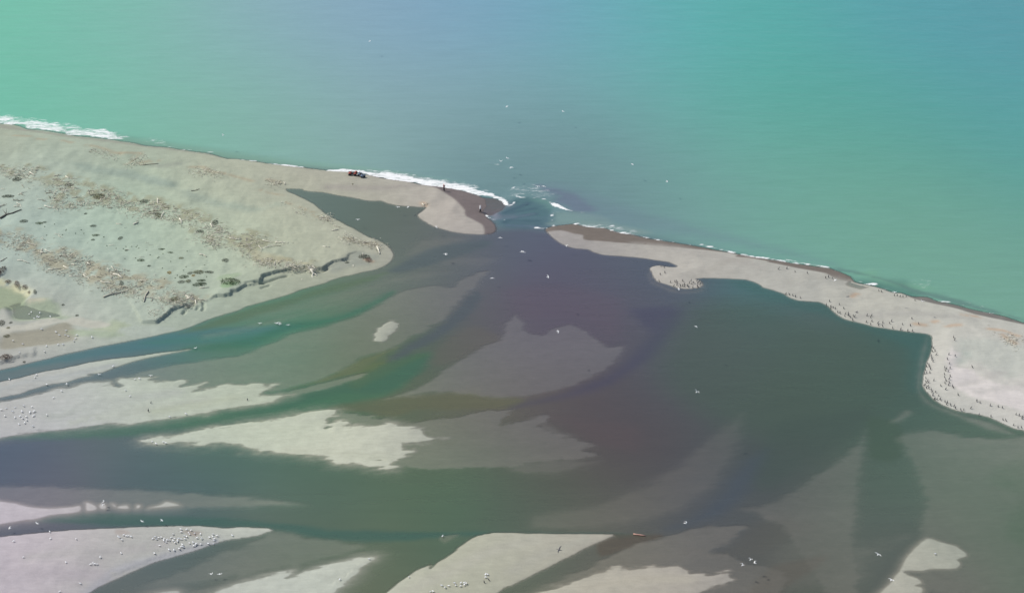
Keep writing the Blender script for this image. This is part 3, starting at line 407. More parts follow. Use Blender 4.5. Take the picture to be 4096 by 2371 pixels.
def mapped(nt, rot, sc):
    g = nt.nodes.new("ShaderNodeNewGeometry"); m = nt.nodes.new("ShaderNodeMapping"); m.inputs["Rotation"].default_value = (0, 0, rot); m.inputs["Scale"].default_value = sc
    nt.links.new(g.outputs["Position"], m.inputs[0]); return m.outputs[0]
def cmul(nt, col, fac):
    n = nt.nodes.new("ShaderNodeVectorMath"); n.operation = 'SCALE'; nt.links.new(col, n.inputs[0]); nt.links.new(fac, n.inputs["Scale"]); return n.outputs[0]

def sand_material():
    m, nt = mat("gravel_sand"); L = nt.links.new
    a = N(nt, "ShaderNodeAttribute", attribute_name="col")
    p = mapped(nt, 0, (1, 1, 1)); ps = mapped(nt, R(-20), (.35, 1.2, 1))
    n1 = noise(nt, p, .35, 6, .6); n2 = noise(nt, ps, 1.1, 6, .65); n3 = noise(nt, p, 6.0, 4, .75)
    f = math_(nt, 'MULTIPLY_ADD', n1, .30, .86); f = math_(nt, 'MULTIPLY', f, math_(nt, 'MULTIPLY_ADD', n2, .30, .86)); f = math_(nt, 'MULTIPLY', f, math_(nt, 'MULTIPLY_ADD', n3, .50, .75))
    # soaked edge right at the water
    g = nt.nodes.new("ShaderNodeNewGeometry"); sx = nt.nodes.new("ShaderNodeSeparateXYZ"); L(g.outputs["Position"], sx.inputs[0])
    w = N(nt, "ShaderNodeMapRange", interpolation_type='SMOOTHSTEP'); L(math_(nt, 'MULTIPLY_ADD', n2, .02, sx.outputs[2]), w.inputs[0]); w.inputs[1].default_value = .0; w.inputs[2].default_value = .045; w.inputs[3].default_value = .70; w.inputs[4].default_value = 1
    f = math_(nt, 'MULTIPLY', f, w.outputs[0])
    col = cmul(nt, a.outputs["Color"], f)
    b = N(nt, "ShaderNodeBsdfPrincipled"); b.inputs["Roughness"].default_value = .93; b.inputs["Specular IOR Level"].default_value = .15; L(col, b.inputs["Base Color"])
    hgt = math_(nt, 'ADD', math_(nt, 'MULTIPLY', n2, .30), math_(nt, 'MULTIPLY', n3, .10))
    bp = N(nt, "ShaderNodeBump"); bp.inputs["Strength"].default_value = .8; bp.inputs["Distance"].default_value = .35; L(hgt, bp.inputs["Height"]); L(bp.outputs[0], b.inputs["Normal"])
    o = N(nt, "ShaderNodeOutputMaterial"); L(b.outputs[0], o.inputs[0]); return m
def water_material():
    m, nt = mat("silty_water"); L = nt.links.new
    tc = N(nt, "ShaderNodeAttribute", attribute_name="tint"); dp = N(nt, "ShaderNodeAttribute", attribute_name="depth"); fo = N(nt, "ShaderNodeAttribute", attribute_name="foam"); sea = N(nt, "ShaderNodeAttribute", attribute_name="sea")
    ps = mapped(nt, R(-14), (.22, 1.0, 1)); pf = mapped(nt, R(24), (.28, 1.3, 1)); p = mapped(nt, 0, (1, 1, 1))
    ns = noise(nt, ps, .35, 6, .6); nf = noise(nt, pf, 1.3, 10, .78, .8); nn = noise(nt, p, 5, 3, .7)
    d = math_(nt, 'MULTIPLY', dp.outputs["Fac"], math_(nt, 'MULTIPLY_ADD', ns, .5, .75))
    st = math_(nt, 'EXPONENT', math_(nt, 'MULTIPLY', d, -1.75)); al = math_(nt, 'SUBTRACT', 1.0, st)   # light crosses the water twice
    tcol = cmul(nt, cmul(nt, tc.outputs["Color"], math_(nt, 'ADD', st, 1.0)), math_(nt, 'MULTIPLY', math_(nt, 'MULTIPLY', math_(nt, 'MULTIPLY_ADD', ns, .15, .925), math_(nt, 'MULTIPLY_ADD', noise(nt, mapped(nt, R(8), (.12, 1, 1)), .9, 5, .7), .16, .92)), math_(nt, 'MULTIPLY_ADD', nn, .24, .88)))
    dif = N(nt, "ShaderNodeBsdfDiffuse"); L(tcol, dif.inputs[0]); tr = N(nt, "ShaderNodeBsdfTransparent")
    m1 = N(nt, "ShaderNodeMixShader"); L(al, m1.inputs[0]); L(tr.outputs[0], m1.inputs[1]); L(dif.outputs[0], m1.inputs[2])
    gl = N(nt, "ShaderNodeBsdfGlossy"); gl.inputs["Roughness"].default_value = .22
    w1 = noise(nt, mapped(nt, R(20), (.3, 1, 1)), .9, 5, .6); w2 = noise(nt, mapped(nt, R(12), (.5, 1, 1)), .16, 3, .5)
    wh = math_(nt, 'MULTIPLY', math_(nt, 'ADD', math_(nt, 'MULTIPLY', w1, .25), math_(nt, 'MULTIPLY', w2, .8)), math_(nt, 'MULTIPLY_ADD', sea.outputs["Fac"], .85, .15))
    bp = N(nt, "ShaderNodeBump"); bp.inputs["Strength"].default_value = .7; bp.inputs["Distance"].default_value = .5; L(wh, bp.inputs["Height"])
    L(bp.outputs[0], gl.inputs["Normal"])
    bd = N(nt, "ShaderNodeBump"); bd.inputs["Strength"].default_value = .25; bd.inputs["Distance"].default_value = .5; L(wh, bd.inputs["Height"]); L(bd.outputs[0], dif.inputs["Normal"])
    fr = N(nt, "ShaderNodeFresnel"); fr.inputs[0].default_value = 1.33; L(bp.outputs[0], fr.inputs["Normal"])
    m2 = N(nt, "ShaderNodeMixShader"); L(fr.outputs[0], m2.inputs[0]); L(m1.outputs[0], m2.inputs[1]); L(gl.outputs[0], m2.inputs[2])
    ff = math_(nt, 'MULTIPLY_ADD', math_(nt, 'SUBTRACT', nf, .5), 3.2, math_(nt, 'MULTIPLY_ADD', fo.outputs["Fac"], 1.7, -.85))
    ff = math_(nt, 'MULTIPLY', ff, math_(nt, 'GREATER_THAN', fo.outputs["Fac"], .02))
    mr = N(nt, "ShaderNodeMapRange", interpolation_type='SMOOTHSTEP'); L(ff, mr.inputs[0]); mr.inputs[1].default_value = .0; mr.inputs[2].default_value = .7
    fd = N(nt, "ShaderNodeBsdfDiffuse"); fd.inputs[0].default_value = (.62, .63, .62, 1)
    m3 = N(nt, "ShaderNodeMixShader"); L(mr.outputs[0], m3.inputs[0]); L(m2.outputs[0], m3.inputs[1]); L(fd.outputs[0], m3.inputs[2])
    o = N(nt, "ShaderNodeOutputMaterial"); L(m3.outputs[0], o.inputs[0]); return m
def simple(name, c, rough=.8, var=.25, scale=3.0, metal=0):
    m, nt = mat(name); L = nt.links.new; tc = N(nt, "ShaderNodeTexCoord"); n = noise(nt, tc.outputs["Object"], scale, 4, .6)
    rgb = N(nt, "ShaderNodeRGB"); rgb.outputs[0].default_value = (*c, 1)
    oi = N(nt, "ShaderNodeObjectInfo"); f = math_(nt, 'MULTIPLY', math_(nt, 'MULTIPLY_ADD', n, var*2, 1-var), math_(nt, 'MULTIPLY_ADD', oi.outputs["Random"], var, 1-var/2))
    b = N(nt, "ShaderNodeBsdfPrincipled"); b.inputs["Roughness"].default_value = rough; b.inputs["Metallic"].default_value = metal; b.inputs["Specular IOR Level"].default_value = .3
    L(cmul(nt, rgb.outputs[0], f), b.inputs["Base Color"]); o = N(nt, "ShaderNodeOutputMaterial"); L(b.outputs[0], o.inputs[0]); return m
MS = sand_material(); MW = water_material()
gm, sel = grid_mesh("ground", H); attr_c(gm, "col", LCa, sel); gm.materials.append(MS)
ground = bpy.data.objects.new("ground", gm); COL.objects.link(ground); ground["kind"] = "structure"
keep = ~((H[:-1, :-1] > .25) & (H[1:, :-1] > .25) & (H[:-1, 1:] > .25) & (H[1:, 1:] > .25))
ZW = np.clip(FO, 0, 1)*.12*ss((depth-.1)/.6)*SM
wm, sel = grid_mesh("water", ZW, keep); attr_c(wm, "tint", WCa, sel); attr_f(wm, "depth", depth, sel); attr_f(wm, "foam", FO, sel); attr_f(wm, "sea", SM, sel); wm.materials.append(MW)
water = bpy.data.objects.new("water", wm); COL.objects.link(water); water["kind"] = "structure"
def hz(x, y):
    i = min(max(np.searchsorted(GX, x)-1, 0), NX-2); j = min(max(np.searchsorted(GY, y)-1, 0), NY-2)
    u = (x-GX[i])/(GX[i+1]-GX[i]); v = (y-GY[j])/(GY[j+1]-GY[j])
    return float((H[j, i]*(1-u)+H[j, i+1]*u)*(1-v)+(H[j+1, i]*(1-u)+H[j+1, i+1]*u)*v)
def on(pxx, pyy, zadd=0.0):
    z = 0.0
    for _ in range(6): p = at(pxx, pyy, z+zadd); z = max(hz(p.x, p.y), 0.0)
    p = at(pxx, pyy, z+zadd); p.z = z; return p

# ------------------------------------------------------------------ things
def tag(o, label, cat, group=None, kind=None):
    o["label"] = label; o["category"] = cat
    if group: o["group"] = group
    if kind: o["kind"] = kind
def empty(name, loc, rz=0):
    o = bpy.data.objects.new(name, None); o.location = loc; o.rotation_euler = (0, 0, rz); o.empty_display_size = .2; COL.objects.link(o); return o
def part(name, bm, m, parent=None, smooth_=True):
    me = bpy.data.meshes.new(name); bm.to_mesh(me); bm.free()
    for x in (m if isinstance(m, (list, tuple)) else [m]): me.materials.append(x)
    if smooth_:
        for p in me.polygons: p.use_smooth = True
    o = bpy.data.objects.new(name, me); COL.objects.link(o)
    if parent: o.parent = parent
    return o
def tube(bm, pts, rad, n=6, mi=0, squash=1.0, cap=True):
    rings = []; P = [Vector(p) for p in pts]
    for i, p in enumerate(P):
        t = (P[min(i+1, len(P)-1)]-P[max(i-1, 0)])
        if t.length < 1e-6: t = Vector((0, 0, 1))
        t.normalize(); a = t.cross(Vector((0, 0, 1)))
        if a.length < .05: a = t.cross(Vector((0, 1, 0)))
        a.normalize(); b = a.cross(t).normalized(); r = rad[i]
        rings.append([bm.verts.new(p+a*math.cos(2*math.pi*k/n)*r+b*math.sin(2*math.pi*k/n)*r*squash) for k in range(n)])
    for i in range(len(rings)-1):
        for k in range(n):
            f = bm.faces.new((rings[i][k], rings[i][(k+1) % n], rings[i+1][(k+1) % n], rings[i+1][k])); f.material_index = mi
    if cap:
        for rg in (rings[0][::-1], rings[-1]):
            f = bm.faces.new(rg); f.material_index = mi
def ball(bm, c, r, sc=(1, 1, 1), mi=0, u=10, v=7, rot=None):
    M = Matrix.Translation(c) @ (rot if rot else Matrix.Identity(4)) @ Matrix.Diagonal((*sc, 1))
    g = bmesh.ops.create_uvsphere(bm, u_segments=u, v_segments=v, radius=r, matrix=M)
    for vv in g['verts']:
        for f in vv.link_faces: f.material_index = mi
def boxm(bm, c, s, mi=0, rot=None, bev=0):
    M = Matrix.Translation(c) @ (rot if rot else Matrix.Identity(4)) @ Matrix.Diagonal((*s, 1))
    g = bmesh.ops.create_cube(bm, size=1, matrix=M)
    if bev: bmesh.ops.bevel(bm, geom=list({e for vv in g['verts'] for e in vv.link_edges}), offset=bev, segments=2, affect='EDGES')
def copy_tree(o, parent=None):
    c = o.copy(); COL.objects.link(c); c.parent = parent
    for ch in list(o.children): copy_tree(ch, c)
    return c

M_WHITE = simple("white_feathers", (.80, .80, .78), .8, .04); M_GREY = simple("grey_feathers", (.42, .44, .47), .8, .08); M_DARK = simple("dark_feathers", (.075, .075, .08), .6, .2)
M_BEAK = simple("orange_beak", (.55, .16, .04), .5, .1)
M_WOOD = [simple("bleached_wood", (.54, .52, .43), .9, .3, 2), simple("grey_wood", (.38, .36, .29), .9, .3, 2), simple("brown_wood", (.28, .265, .20), .9, .3, 2), simple("dark_wet_wood", (.11, .10, .085), .9, .3, 2), simple("reddish_wood", (.34, .20, .16), .8, .3, 2)]
# --- gulls
def gull_standing(s):
    bm = bmesh.new()
    tube(bm, [(-.20, 0, .19), (-.12, 0, .20), (-.02, 0, .22), (.08, 0, .235), (.14, 0, .27), (.165, 0, .31)], [.018, .055, .078, .072, .045, .034], 8, 0)
    ball(bm, (.18, 0, .335), .036, (1.15, .95, .95), 0, 8, 6)
    tube(bm, [(.21, 0, .333), (.255, 0, .325)], [.012, .003], 5, 2)
    for sd_ in (-1, 1):
        tube(bm, [(.09, .055*sd_, .25), (-.02, .072*sd_, .24), (-.13, .045*sd_, .215), (-.24, .012*sd_, .20)], [.02, .052, .035, .006], 6, 1, .8)
        tube(bm, [(0, .03*sd_, .16), (.005, .03*sd_, .0)], [.006, .006], 4, 2); boxm(bm, (.02, .03*sd_, .004), (.05, .03, .006), 2)
    o = part("gull", bm, [M_WHITE, M_GREY, M_BEAK]); o.scale = (s, s, s); return o
def gull_flying(dih, sweep, dark=False):
    bm = bmesh.new()
    if dark:
        tube(bm, [(-.32, 0, 0), (-.2, 0, .0), (-.02, 0, 0), (.14, 0, .0), (.26, 0, .03), (.38, 0, .05), (.44, 0, .05)], [.03, .05, .095, .07, .035, .03, .025], 8, 0); tube(bm, [(.44, 0, .05), (.51, 0, .045)], [.014, .004], 5, 0); boxm(bm, (-.36, 0, 0), (.14, .11, .012), 0)
    else:
        tube(bm, [(-.20, 0, 0), (-.12, 0, .0), (-.02, 0, 0), (.08, 0, .0), (.15, 0, .02), (.20, 0, .02)], [.02, .045, .07, .062, .04, .025], 8, 0); tube(bm, [(.2, 0, .02), (.25, 0, .012)], [.012, .003], 5, 2); boxm(bm, (-.22, 0, 0), (.10, .10, .008), 0)
    k = 1.15 if dark else .8
    for sd_ in (-1, 1):
        prof = [(0, .07, .17), (.22, .05+sweep*.3, .16), (.40, .0+sweep*.2, .13), (.52, -.10*sweep, .07), (.60, -.3*sweep, .015)]
        top = []; bot = []
        for i, (sp, xo, ch) in enumerate(prof):
            z = math.sin(dih)*sp*(1 if i < 3 else .7)+(.02 if i else 0); y = sd_*(.04+sp*math.cos(dih))*k
            top.append([bm.verts.new((xo+.02, y, z*k)), bm.verts.new((xo-ch*.4, y, z*k+.014)), bm.verts.new((xo-ch*k, y, z*k))]); bot.append([bm.verts.new((xo-ch*.4, y, z*k-.008))])
        for i in range(4):
            for f in ((top[i][0], top[i+1][0], top[i+1][1], top[i][1]), (top[i][1], top[i+1][1], top[i+1][2], top[i][2]), (top[i][0], bot[i][0], bot[i+1][0], top[i+1][0]), (bot[i][0], top[i][2], top[i+1][2], bot[i+1][0])):
                ff = bm.faces.new(f); ff.material_index = 0
    bmesh.ops.recalc_face_normals(bm, faces=bm.faces[:])
    o = part("shag" if dark else "gull", bm, [M_DARK] if dark else [M_WHITE, M_GREY, M_BEAK]); return o
def shag_standing(v):
    bm = bmesh.new(); l = [0, .12, -.06][v]
    tube(bm, [(-.16, 0, .08), (-.09, 0, .2), (-.02+l*.3, 0, .36), (.03+l*.5, 0, .50), (.05+l, 0, .60), (.03+l, 0, .68), (.06+l, 0, .75)], [.03, .08, .11, .085, .045, .032, .03], 8, 0)
    ball(bm, (.085+l, 0, .765), .036, (1.3, .9, .9), 0, 8, 6); tube(bm, [(.12+l, 0, .765), (.19+l, 0, .76)], [.012, .005], 5, 0); boxm(bm, (-.20, 0, .05), (.12, .07, .02), 0, Matrix.Rotation(R(35), 4, 'Y'))
    for sd_ in (-1, 1):
        tube(bm, [(.02+l*.4, .08*sd_, .47), (-.04, .1*sd_, .33), (-.14, .05*sd_, .16)], [.03, .05, .012], 6, 0); tube(bm, [(-.02, .04*sd_, .2), (.0, .05*sd_, .0)], [.02, .012], 5, 0); boxm(bm, (.03, .05*sd_, .006), (.09, .05, .01), 0)
    return part("shag", bm, [M_DARK])
GS = gull_standing(1.12); GF = [gull_flying(R(12), .35), gull_flying(R(40), .55), gull_flying(R(-18), .2)]; SF = gull_flying(R(16), .3, True); SS = [shag_standing(i) for i in range(3)]
protos = [GS, SF]+GF+SS; used = set()
def place(proto, loc, rot, label, cat, group=None, sc=1.0):
    if proto.name in used: o = proto.copy(); COL.objects.link(o)
    else: o = proto; used.add(proto.name)
    o.location = loc; o.rotation_euler = rot; k = proto["bs"]*sc; o.scale = (k, k, k)
    tag(o, label, cat, group)
    if not group and "group" in o.keys(): del o["group"]
    return o
for p_ in protos: p_["bs"] = p_.scale[0]
def flock(s, label, group, proto=None, faceR=None):
    for (a, b) in px(s):
        q = on(a, b+2); pr = proto if proto is not None else GS
        if isinstance(pr, list): pr = random.choice(pr)
        place(pr, q-Vector((0, 0, .02)), (0, 0, random.uniform(0, 6.28) if faceR is None else faceR+random.uniform(-.5, .5)), label, "bird", group, random.uniform(.9, 1.12)*(.84 if isinstance(proto, list) else 1))
flock("X 165,330 190,350 240,400 280,300 330,320 370,320 425,335 860,375 910,340 935,385 980,355 1033,345 1090,380 1085,415 1150,402 1195,407 1130,445 1235,350 1270,285 1275,415 1300,375 1310,455 1360,410 1385,375 1365,435 1435,385 1430,185 1545,190 1435,240 1585,258 1605,285 1705,272 1500,320 1545,335 1508,380 1755,360 1845,375 1600,465 1675,450 1740,475 1725,500 1690,520 1828,485 1460,498 1435,535 1470,545 1395,580 1290,603 1190,600 1000,515 1635,205 1825,280",
      "white gull standing in the crowded flock on the big bottom left sandbar", "gulls crowded on the bottom left sandbar")
flock("X 2075,285 2155,315 2070,335 2105,375 2095,410 2085,485 1980,475 2005,350 2465,310", "white gull in the looser group at the right tip of the bottom left sandbar", "gulls at the sandbar tip")
flock("G 132,958 227,1112 490,930 642,1162 880,1182 903,1170 920,1180 945,1180 975,1112 1178,1073 1502,1076 780,1368 580,1445 485,865 740,935", "white gull spread out alone over the left half of the bottom left sandbar", "scattered gulls on the bottom left sandbar")
flock("F 12,582 58,568 145,560 122,600 47,643 145,657 195,645 215,603 212,595 218,665 255,648 258,682 240,708 185,722 292,600 290,610 312,553 335,595 325,603 332,637 320,643 318,743 455,632 232,545", "white gull in the group at the left end of the long grey sandbar", "gulls on the left end of the long sandbar")
flock("F 520,465 598,400 340,268 355,243 92,288 1313,285 1357,280 1220,392 1265,448 455,338 1100,160 1590,895 1518,912 1480,890 1612,905 1650,652 1808,622", "white gull dotted singly along the sandbars left of centre", "single gulls along the left sandbars")
flock("E 285,868 305,850 388,857 362,893 378,900 490,893 643,1030 545,1043 577,1073 635,1072 665,1082 748,1073 735,1105 718,1130 895,1092 612,1163 565,1165 452,1178 432,1232 222,1160 128,1127 190,1242 405,1015 335,912", "white gull wading in the shallow pools at the left edge", "gulls wading in the left pools")
flock("H 1805,1388 1838,1408 1875,1390 1930,1365 1942,1385 1993,1362 1990,1392 2025,1362 2045,1368 2028,1380 1695,1448 1720,1445 2232,1282 2252,1280 2235,1308", "white gull resting on the pale sandbar at bottom centre", "gulls on the bottom centre sandbar")
flock("H 1815,908 1100,1130 815,1328 1488,1305 M 1625,1080", "lone white gull by itself at a sandbar edge near the bottom", "lone gulls at the bottom")
flock("U 1375,790 1565,700", "dark shag standing near the white gulls at bottom centre", "two shags at bottom centre", SS)
flock("F 1470,512 1443,592 2407,483", "dark bird standing on the long grey sandbar left of centre", "dark birds on the long sandbar", SS)
flock("P 250,180 303,192 355,205 400,222 475,240 935,298 1090,348 955,375 957,400 995,392 1030,410 885,352 1160,408 1065,468 1100,480 1188,492 1175,530 1232,490 1230,515 1245,530 1268,548 1300,590 1310,525 1330,540 1530,518 1583,548 1602,525 1520,622 1603,608 1583,655 1700,640 1705,670 1775,632 1770,685 1880,640 1915,608 2085,660 2208,677 2338,650 2232,570 1928,715 2058,740 2170,758 2243,762",
      "dark shag standing by the water on the river side of the right spit", "shags along the river side of the right spit", SS)
flock("P 1958,208 2003,208 2050,222 2092,228 2145,222 2280,280 1755,145 1710,130 D 103,428 185,423 262,455 380,468 588,505 560,515 625,518", "dark shag standing in the thin row along the sea side of the right spit", "shags along the sea side of the right spit", SS)
flock("O 612,235 738,290 768,490 585,555 540,825 990,855 1160,848 1232,840 1240,890 1118,1005 1245,970 1370,1000 1362,1075 1445,1010 1458,820 1525,940 1515,1020 1650,985 1665,1035 1725,885 1785,810 1885,885 1820,925 1855,1065 2015,805 2050,895 2155,900 2135,970 2025,1000 2050,1060 2095,850 1650,1000", "dark shag standing on the hooked sand tip of the right spit", "shags on the hooked tip", SS)
flock("Q 560,35 580,70 585,305 835,470 495,280 470,350 505,415 510,480 430,470 460,490 440,515 485,530 425,570 430,615 510,600 500,640 450,665 435,700 495,690 490,725 560,770 545,745 375,740 447,790 275,660 310,285 625,872", "dark shag standing along the low crest of the right sand point", "shags along the crest of the right point", SS)
flock("Q 250,170 270,195 250,240 290,235 250,355 262,385 185,420 165,460 210,465 225,495 150,510 170,550 215,550 155,630 185,670 145,720 190,745 165,770 235,800 300,830 260,880 345,885 365,930 290,925 250,830 235,300 240,330 205,440 140,560 195,690 160,690 130,740 200,775 280,935 320,940 375,950", "dark shag packed along the left shore of the right sand point", "shags packed along the shore of the right point", SS)
flock("Q 435,970 455,1010 518,1022 570,1035 585,1065 470,985 815,1065 710,1090 665,1095 900,960 945,985 1100,1025 1210,1040 1272,1060 1475,1155 1520,1170 1565,1190 1563,1215 935,1162 1105,1185 1280,1235 1325,1250 1440,1310 1500,1345 1550,1350", "dark shag on the lower shore of the right sand point", "shags along the lower shore of the right point", SS)
def fly(pt, z, k, rz, label, group=None, sc=1.0, roll=0):
    a, b = px(pt)[0]; place(k, at(a, b, z), (roll, 0, rz), label, "bird", group, sc)
fly("N 1795,1135", 12, GF[1], 1.2, "white gull flying with raised wings over the dark open water right of centre", None, 1.35, .5)
fly("N 350,18", 8, GF[0], .2, "white gull gliding over the water left of the hooked sand tip", None, 1.2, .2)
fly("N 448,546", 8, GF[2], .1, "white gull gliding above the pale submerged sandbar in the centre", None, 1.2, .1)
fly("N 1790,498", 8, GF[2], .6, "faint gull flying low over open water below the hooked sand tip", None, 1.0)
fly("L 1685,780", 15, GF[1], -.3, "large white gull flying with spread wings over the blue channel at lower right", None, 1.25, -.4)
fly("M 1070,1082", 15, GF[0], 1.1, "slim white gull flying left of the small bottom right sandbar", None, 1.25, .3)
fly("M 1200,1330", 8, GF[0], .9, "white gull flying at the left edge of the bottom right sandbar", None, 1.2)
fly("L 460,1038", 10, SF, 2.75, "dark shag flying over the pale sandbar at bottom centre", None, 1.15, -.35)
fly("D 865,850", 6, SF, 2.9, "dark shag flying low over the middle of the right spit", None, 1.0, .2)
fly("O 1312,1112", 3, GF[2], 0, "white gull flying just off the hooked sand tip", None, 1.1)
for p in ("L 2320,1133", "L 2362,1165", "L 2243,1187"): fly(p, 3, GF[1], random.uniform(0, 6), "white gull over the shallows at the bottom right of centre", "gulls over the bottom shallows", 1.1)
for p in ("B 990,920", "B 1380,798", "B 1755,997", "B 1480,795", "B 1843,1256", "B 1848,1262", "B 2375,1095"): fly(p, 2, random.choice(GF), random.uniform(0, 6), "white gull low over the lagoon below the left beach", "gulls over the lagoon", 1.1)
for p in ("C 98,984", "C 112,992", "C 528,933", "I 2297,272"): fly(p, 2, random.choice(GF), random.uniform(0, 6), "white gull low over the river just inside the mouth", "gulls inside the river mouth", 1.1)
for p in ("I 38,712", "I 195,710", "I 210,710", "I 230,708", "I 230,722", "I 312,728", "E 1900,1195", "F 963,235", "F 648,328", "F 1465,247"): fly(p, .3, GF[0], random.uniform(0, 6), "white gull sitting low over the green channel on the left", "gulls on the green channel", .9)
for p in ("G 95,826", "G 362,780", "G 1383,760", "G 1573,752", "G 2052,1273", "G 2137,1273", "G 1005,572", "G 1000,600"): fly(p, 1, random.choice(GF[:2]), random.uniform(0, 6), "white gull over the dark water around the bottom left sandbars", "gulls over the bottom left channels", 1.0)
for p in ("C 252,355", "C 308,352", "C 15,368", "Y 1265,798", "Y 1220,1205", "Y 1297,1250", "Y 1270,1182"): fly(p, 4, random.choice(GF), random.uniform(0, 6), "white gull flying over the choppy sea off the river mouth", "gulls off the river mouth", 1.2)
for p in ("C 1170,137", "C 1508,308", "A 2170,345", "Y 240,310", "Y 1685,833", "D 655,533", "D 1230,653", "D 1503,742"): fly(p, 4, random.choice(GF), random.uniform(0, 6), "solitary white gull far out over the sea or its edge", "solitary gulls over the sea", 1.1)
for p_ in protos:
    if p_.name not in used: bpy.data.objects.remove(p_)

# --- driftwood
def log_mesh(bm, pts, r0, r1, n=7, stubs=2, mi=0):
    k = len(pts); rad = [r0+(r1-r0)*i/(k-1) for i in range(k)]; rad = [r*random.uniform(.85, 1.15) for r in rad]
    tube(bm, pts, rad, n, mi)
    for _ in range(stubs):
        i = random.randrange(1, k-1) if k > 2 else 0; p = Vector(pts[i]); d = Vector((random.uniform(-1, 1), random.uniform(-1, 1), random.uniform(.1, .9))).normalized()
        L = random.uniform(2.5, 6)*rad[i]*2; tube(bm, [p, p+d*L*.5, p+d*L], [rad[i]*.55, rad[i]*.4, rad[i]*.12], 5, mi)
def log_proto(L, r, bend, mi, stubs):
    bm = bmesh.new(); pts = []
    for i in range(7):
        t = i/6-.5; pts.append((t*L, bend*L*(t*t*2-.25)+random.uniform(-.02, .02)*L, r*.8+random.uniform(0, .04)*L))
    log_mesh(bm, pts, r, r*.4, 7, stubs); return part("driftwood_log", bm, M_WOOD[mi])
LP = [log_proto(1.6, .07, .1, 0, 2), log_proto(2.3, .09, -.15, 0, 3), log_proto(2.0, .08, .2, 1, 2), log_proto(3.0, .12, .06, 0, 2), log_proto(1.4, .10, .0, 2, 3), log_proto(2.2, .11, .12, 1, 4)]
for l in LP: l["bs"] = 1.0
def in_poly(pts, x, y):
    c = False; n = len(pts)
    for i in range(n):
        ax, ay = pts[i]; bx, by = pts[(i+1) % n]
        if (ay > y) != (by > y) and x < (bx-ax)*(y-ay)/(by-ay)+ax: c = not c
    return c
def rand_in(pts):
    x0 = min(p[0] for p in pts); x1 = max(p[0] for p in pts); y0 = min(p[1] for p in pts); y1 = max(p[1] for p in pts)
    while True:
        x = random.uniform(x0, x1); y = random.uniform(y0, y1)
        if in_poly(pts, x, y): return x, y
def logs_in(poly, n, label, group, ang, smin=.45, smax=1.05):
    pts = [(a, b) for a, b in px(poly)]; k = 0
    while k < n:
        a, b = rand_in(pts)
        if a < -20: continue
        q = on(a, b); pr = random.choice(LP)
        if float(vn(np.array([q.x/5.0]), np.array([q.y/7.0]), 5)[0]) < .3: continue
        place(pr, q+Vector((0, 0, .02)), (random.uniform(-.2, .2), random.uniform(-.15, .15), ang+random.gauss(0, .6)), label, "driftwood", group, random.uniform(smin, smax)); k += 1
logs_in(BELT1, 70, "driftwood piece tangled in the long upper belt across the left spit", "driftwood in the upper belt", -.45)
logs_in(BELT2, 74, "driftwood piece tangled in the lower belt running down to the eroded bank", "driftwood in the lower belt", -.4)
logs_in("B 590,880 720,900 830,1000 900,1060 1000,1130 1180,1150 1210,1220 1100,1200 950,1170 780,1110 740,1020", 26, "small driftwood piece strewn along the rim of the narrow lagoon", "driftwood along the lagoon rim", -.5, .35, .7)
logs_in("E 900,-20 1500,60 1500,330 500,330 300,180 700,20", 14, "small driftwood piece scattered on the open sand between the two belts", "driftwood between the belts", .0, .3, .6)
logs_in("A 0,840 480,840 500,1060 0,1060", 18, "driftwood piece below the upper belt at the left edge", "driftwood at the left edge", .1, .5, 1.1)
def big_log(s, r, mi, label, stubs=2, lift=.0, end=0):
    P = [on(a, b) for a, b in px(s)]; o0 = P[0].copy(); pts = []
    for i in range(len(P)-1):
        for t in (0, .5): pts.append(P[i].lerp(P[i+1], t))
    pts.append(P[-1]); n = len(pts)
    pts = [p-o0+Vector((0, random.uniform(-.05, .05), r*.8+lift+end*i/(n-1))) for i, p in enumerate(pts)]
    bm = bmesh.new(); log_mesh(bm, pts, r, r*.5, 8, stubs); o = part("driftwood_log", bm, M_WOOD[mi]); o.location = o0; tag(o, label, "driftwood", None); return o
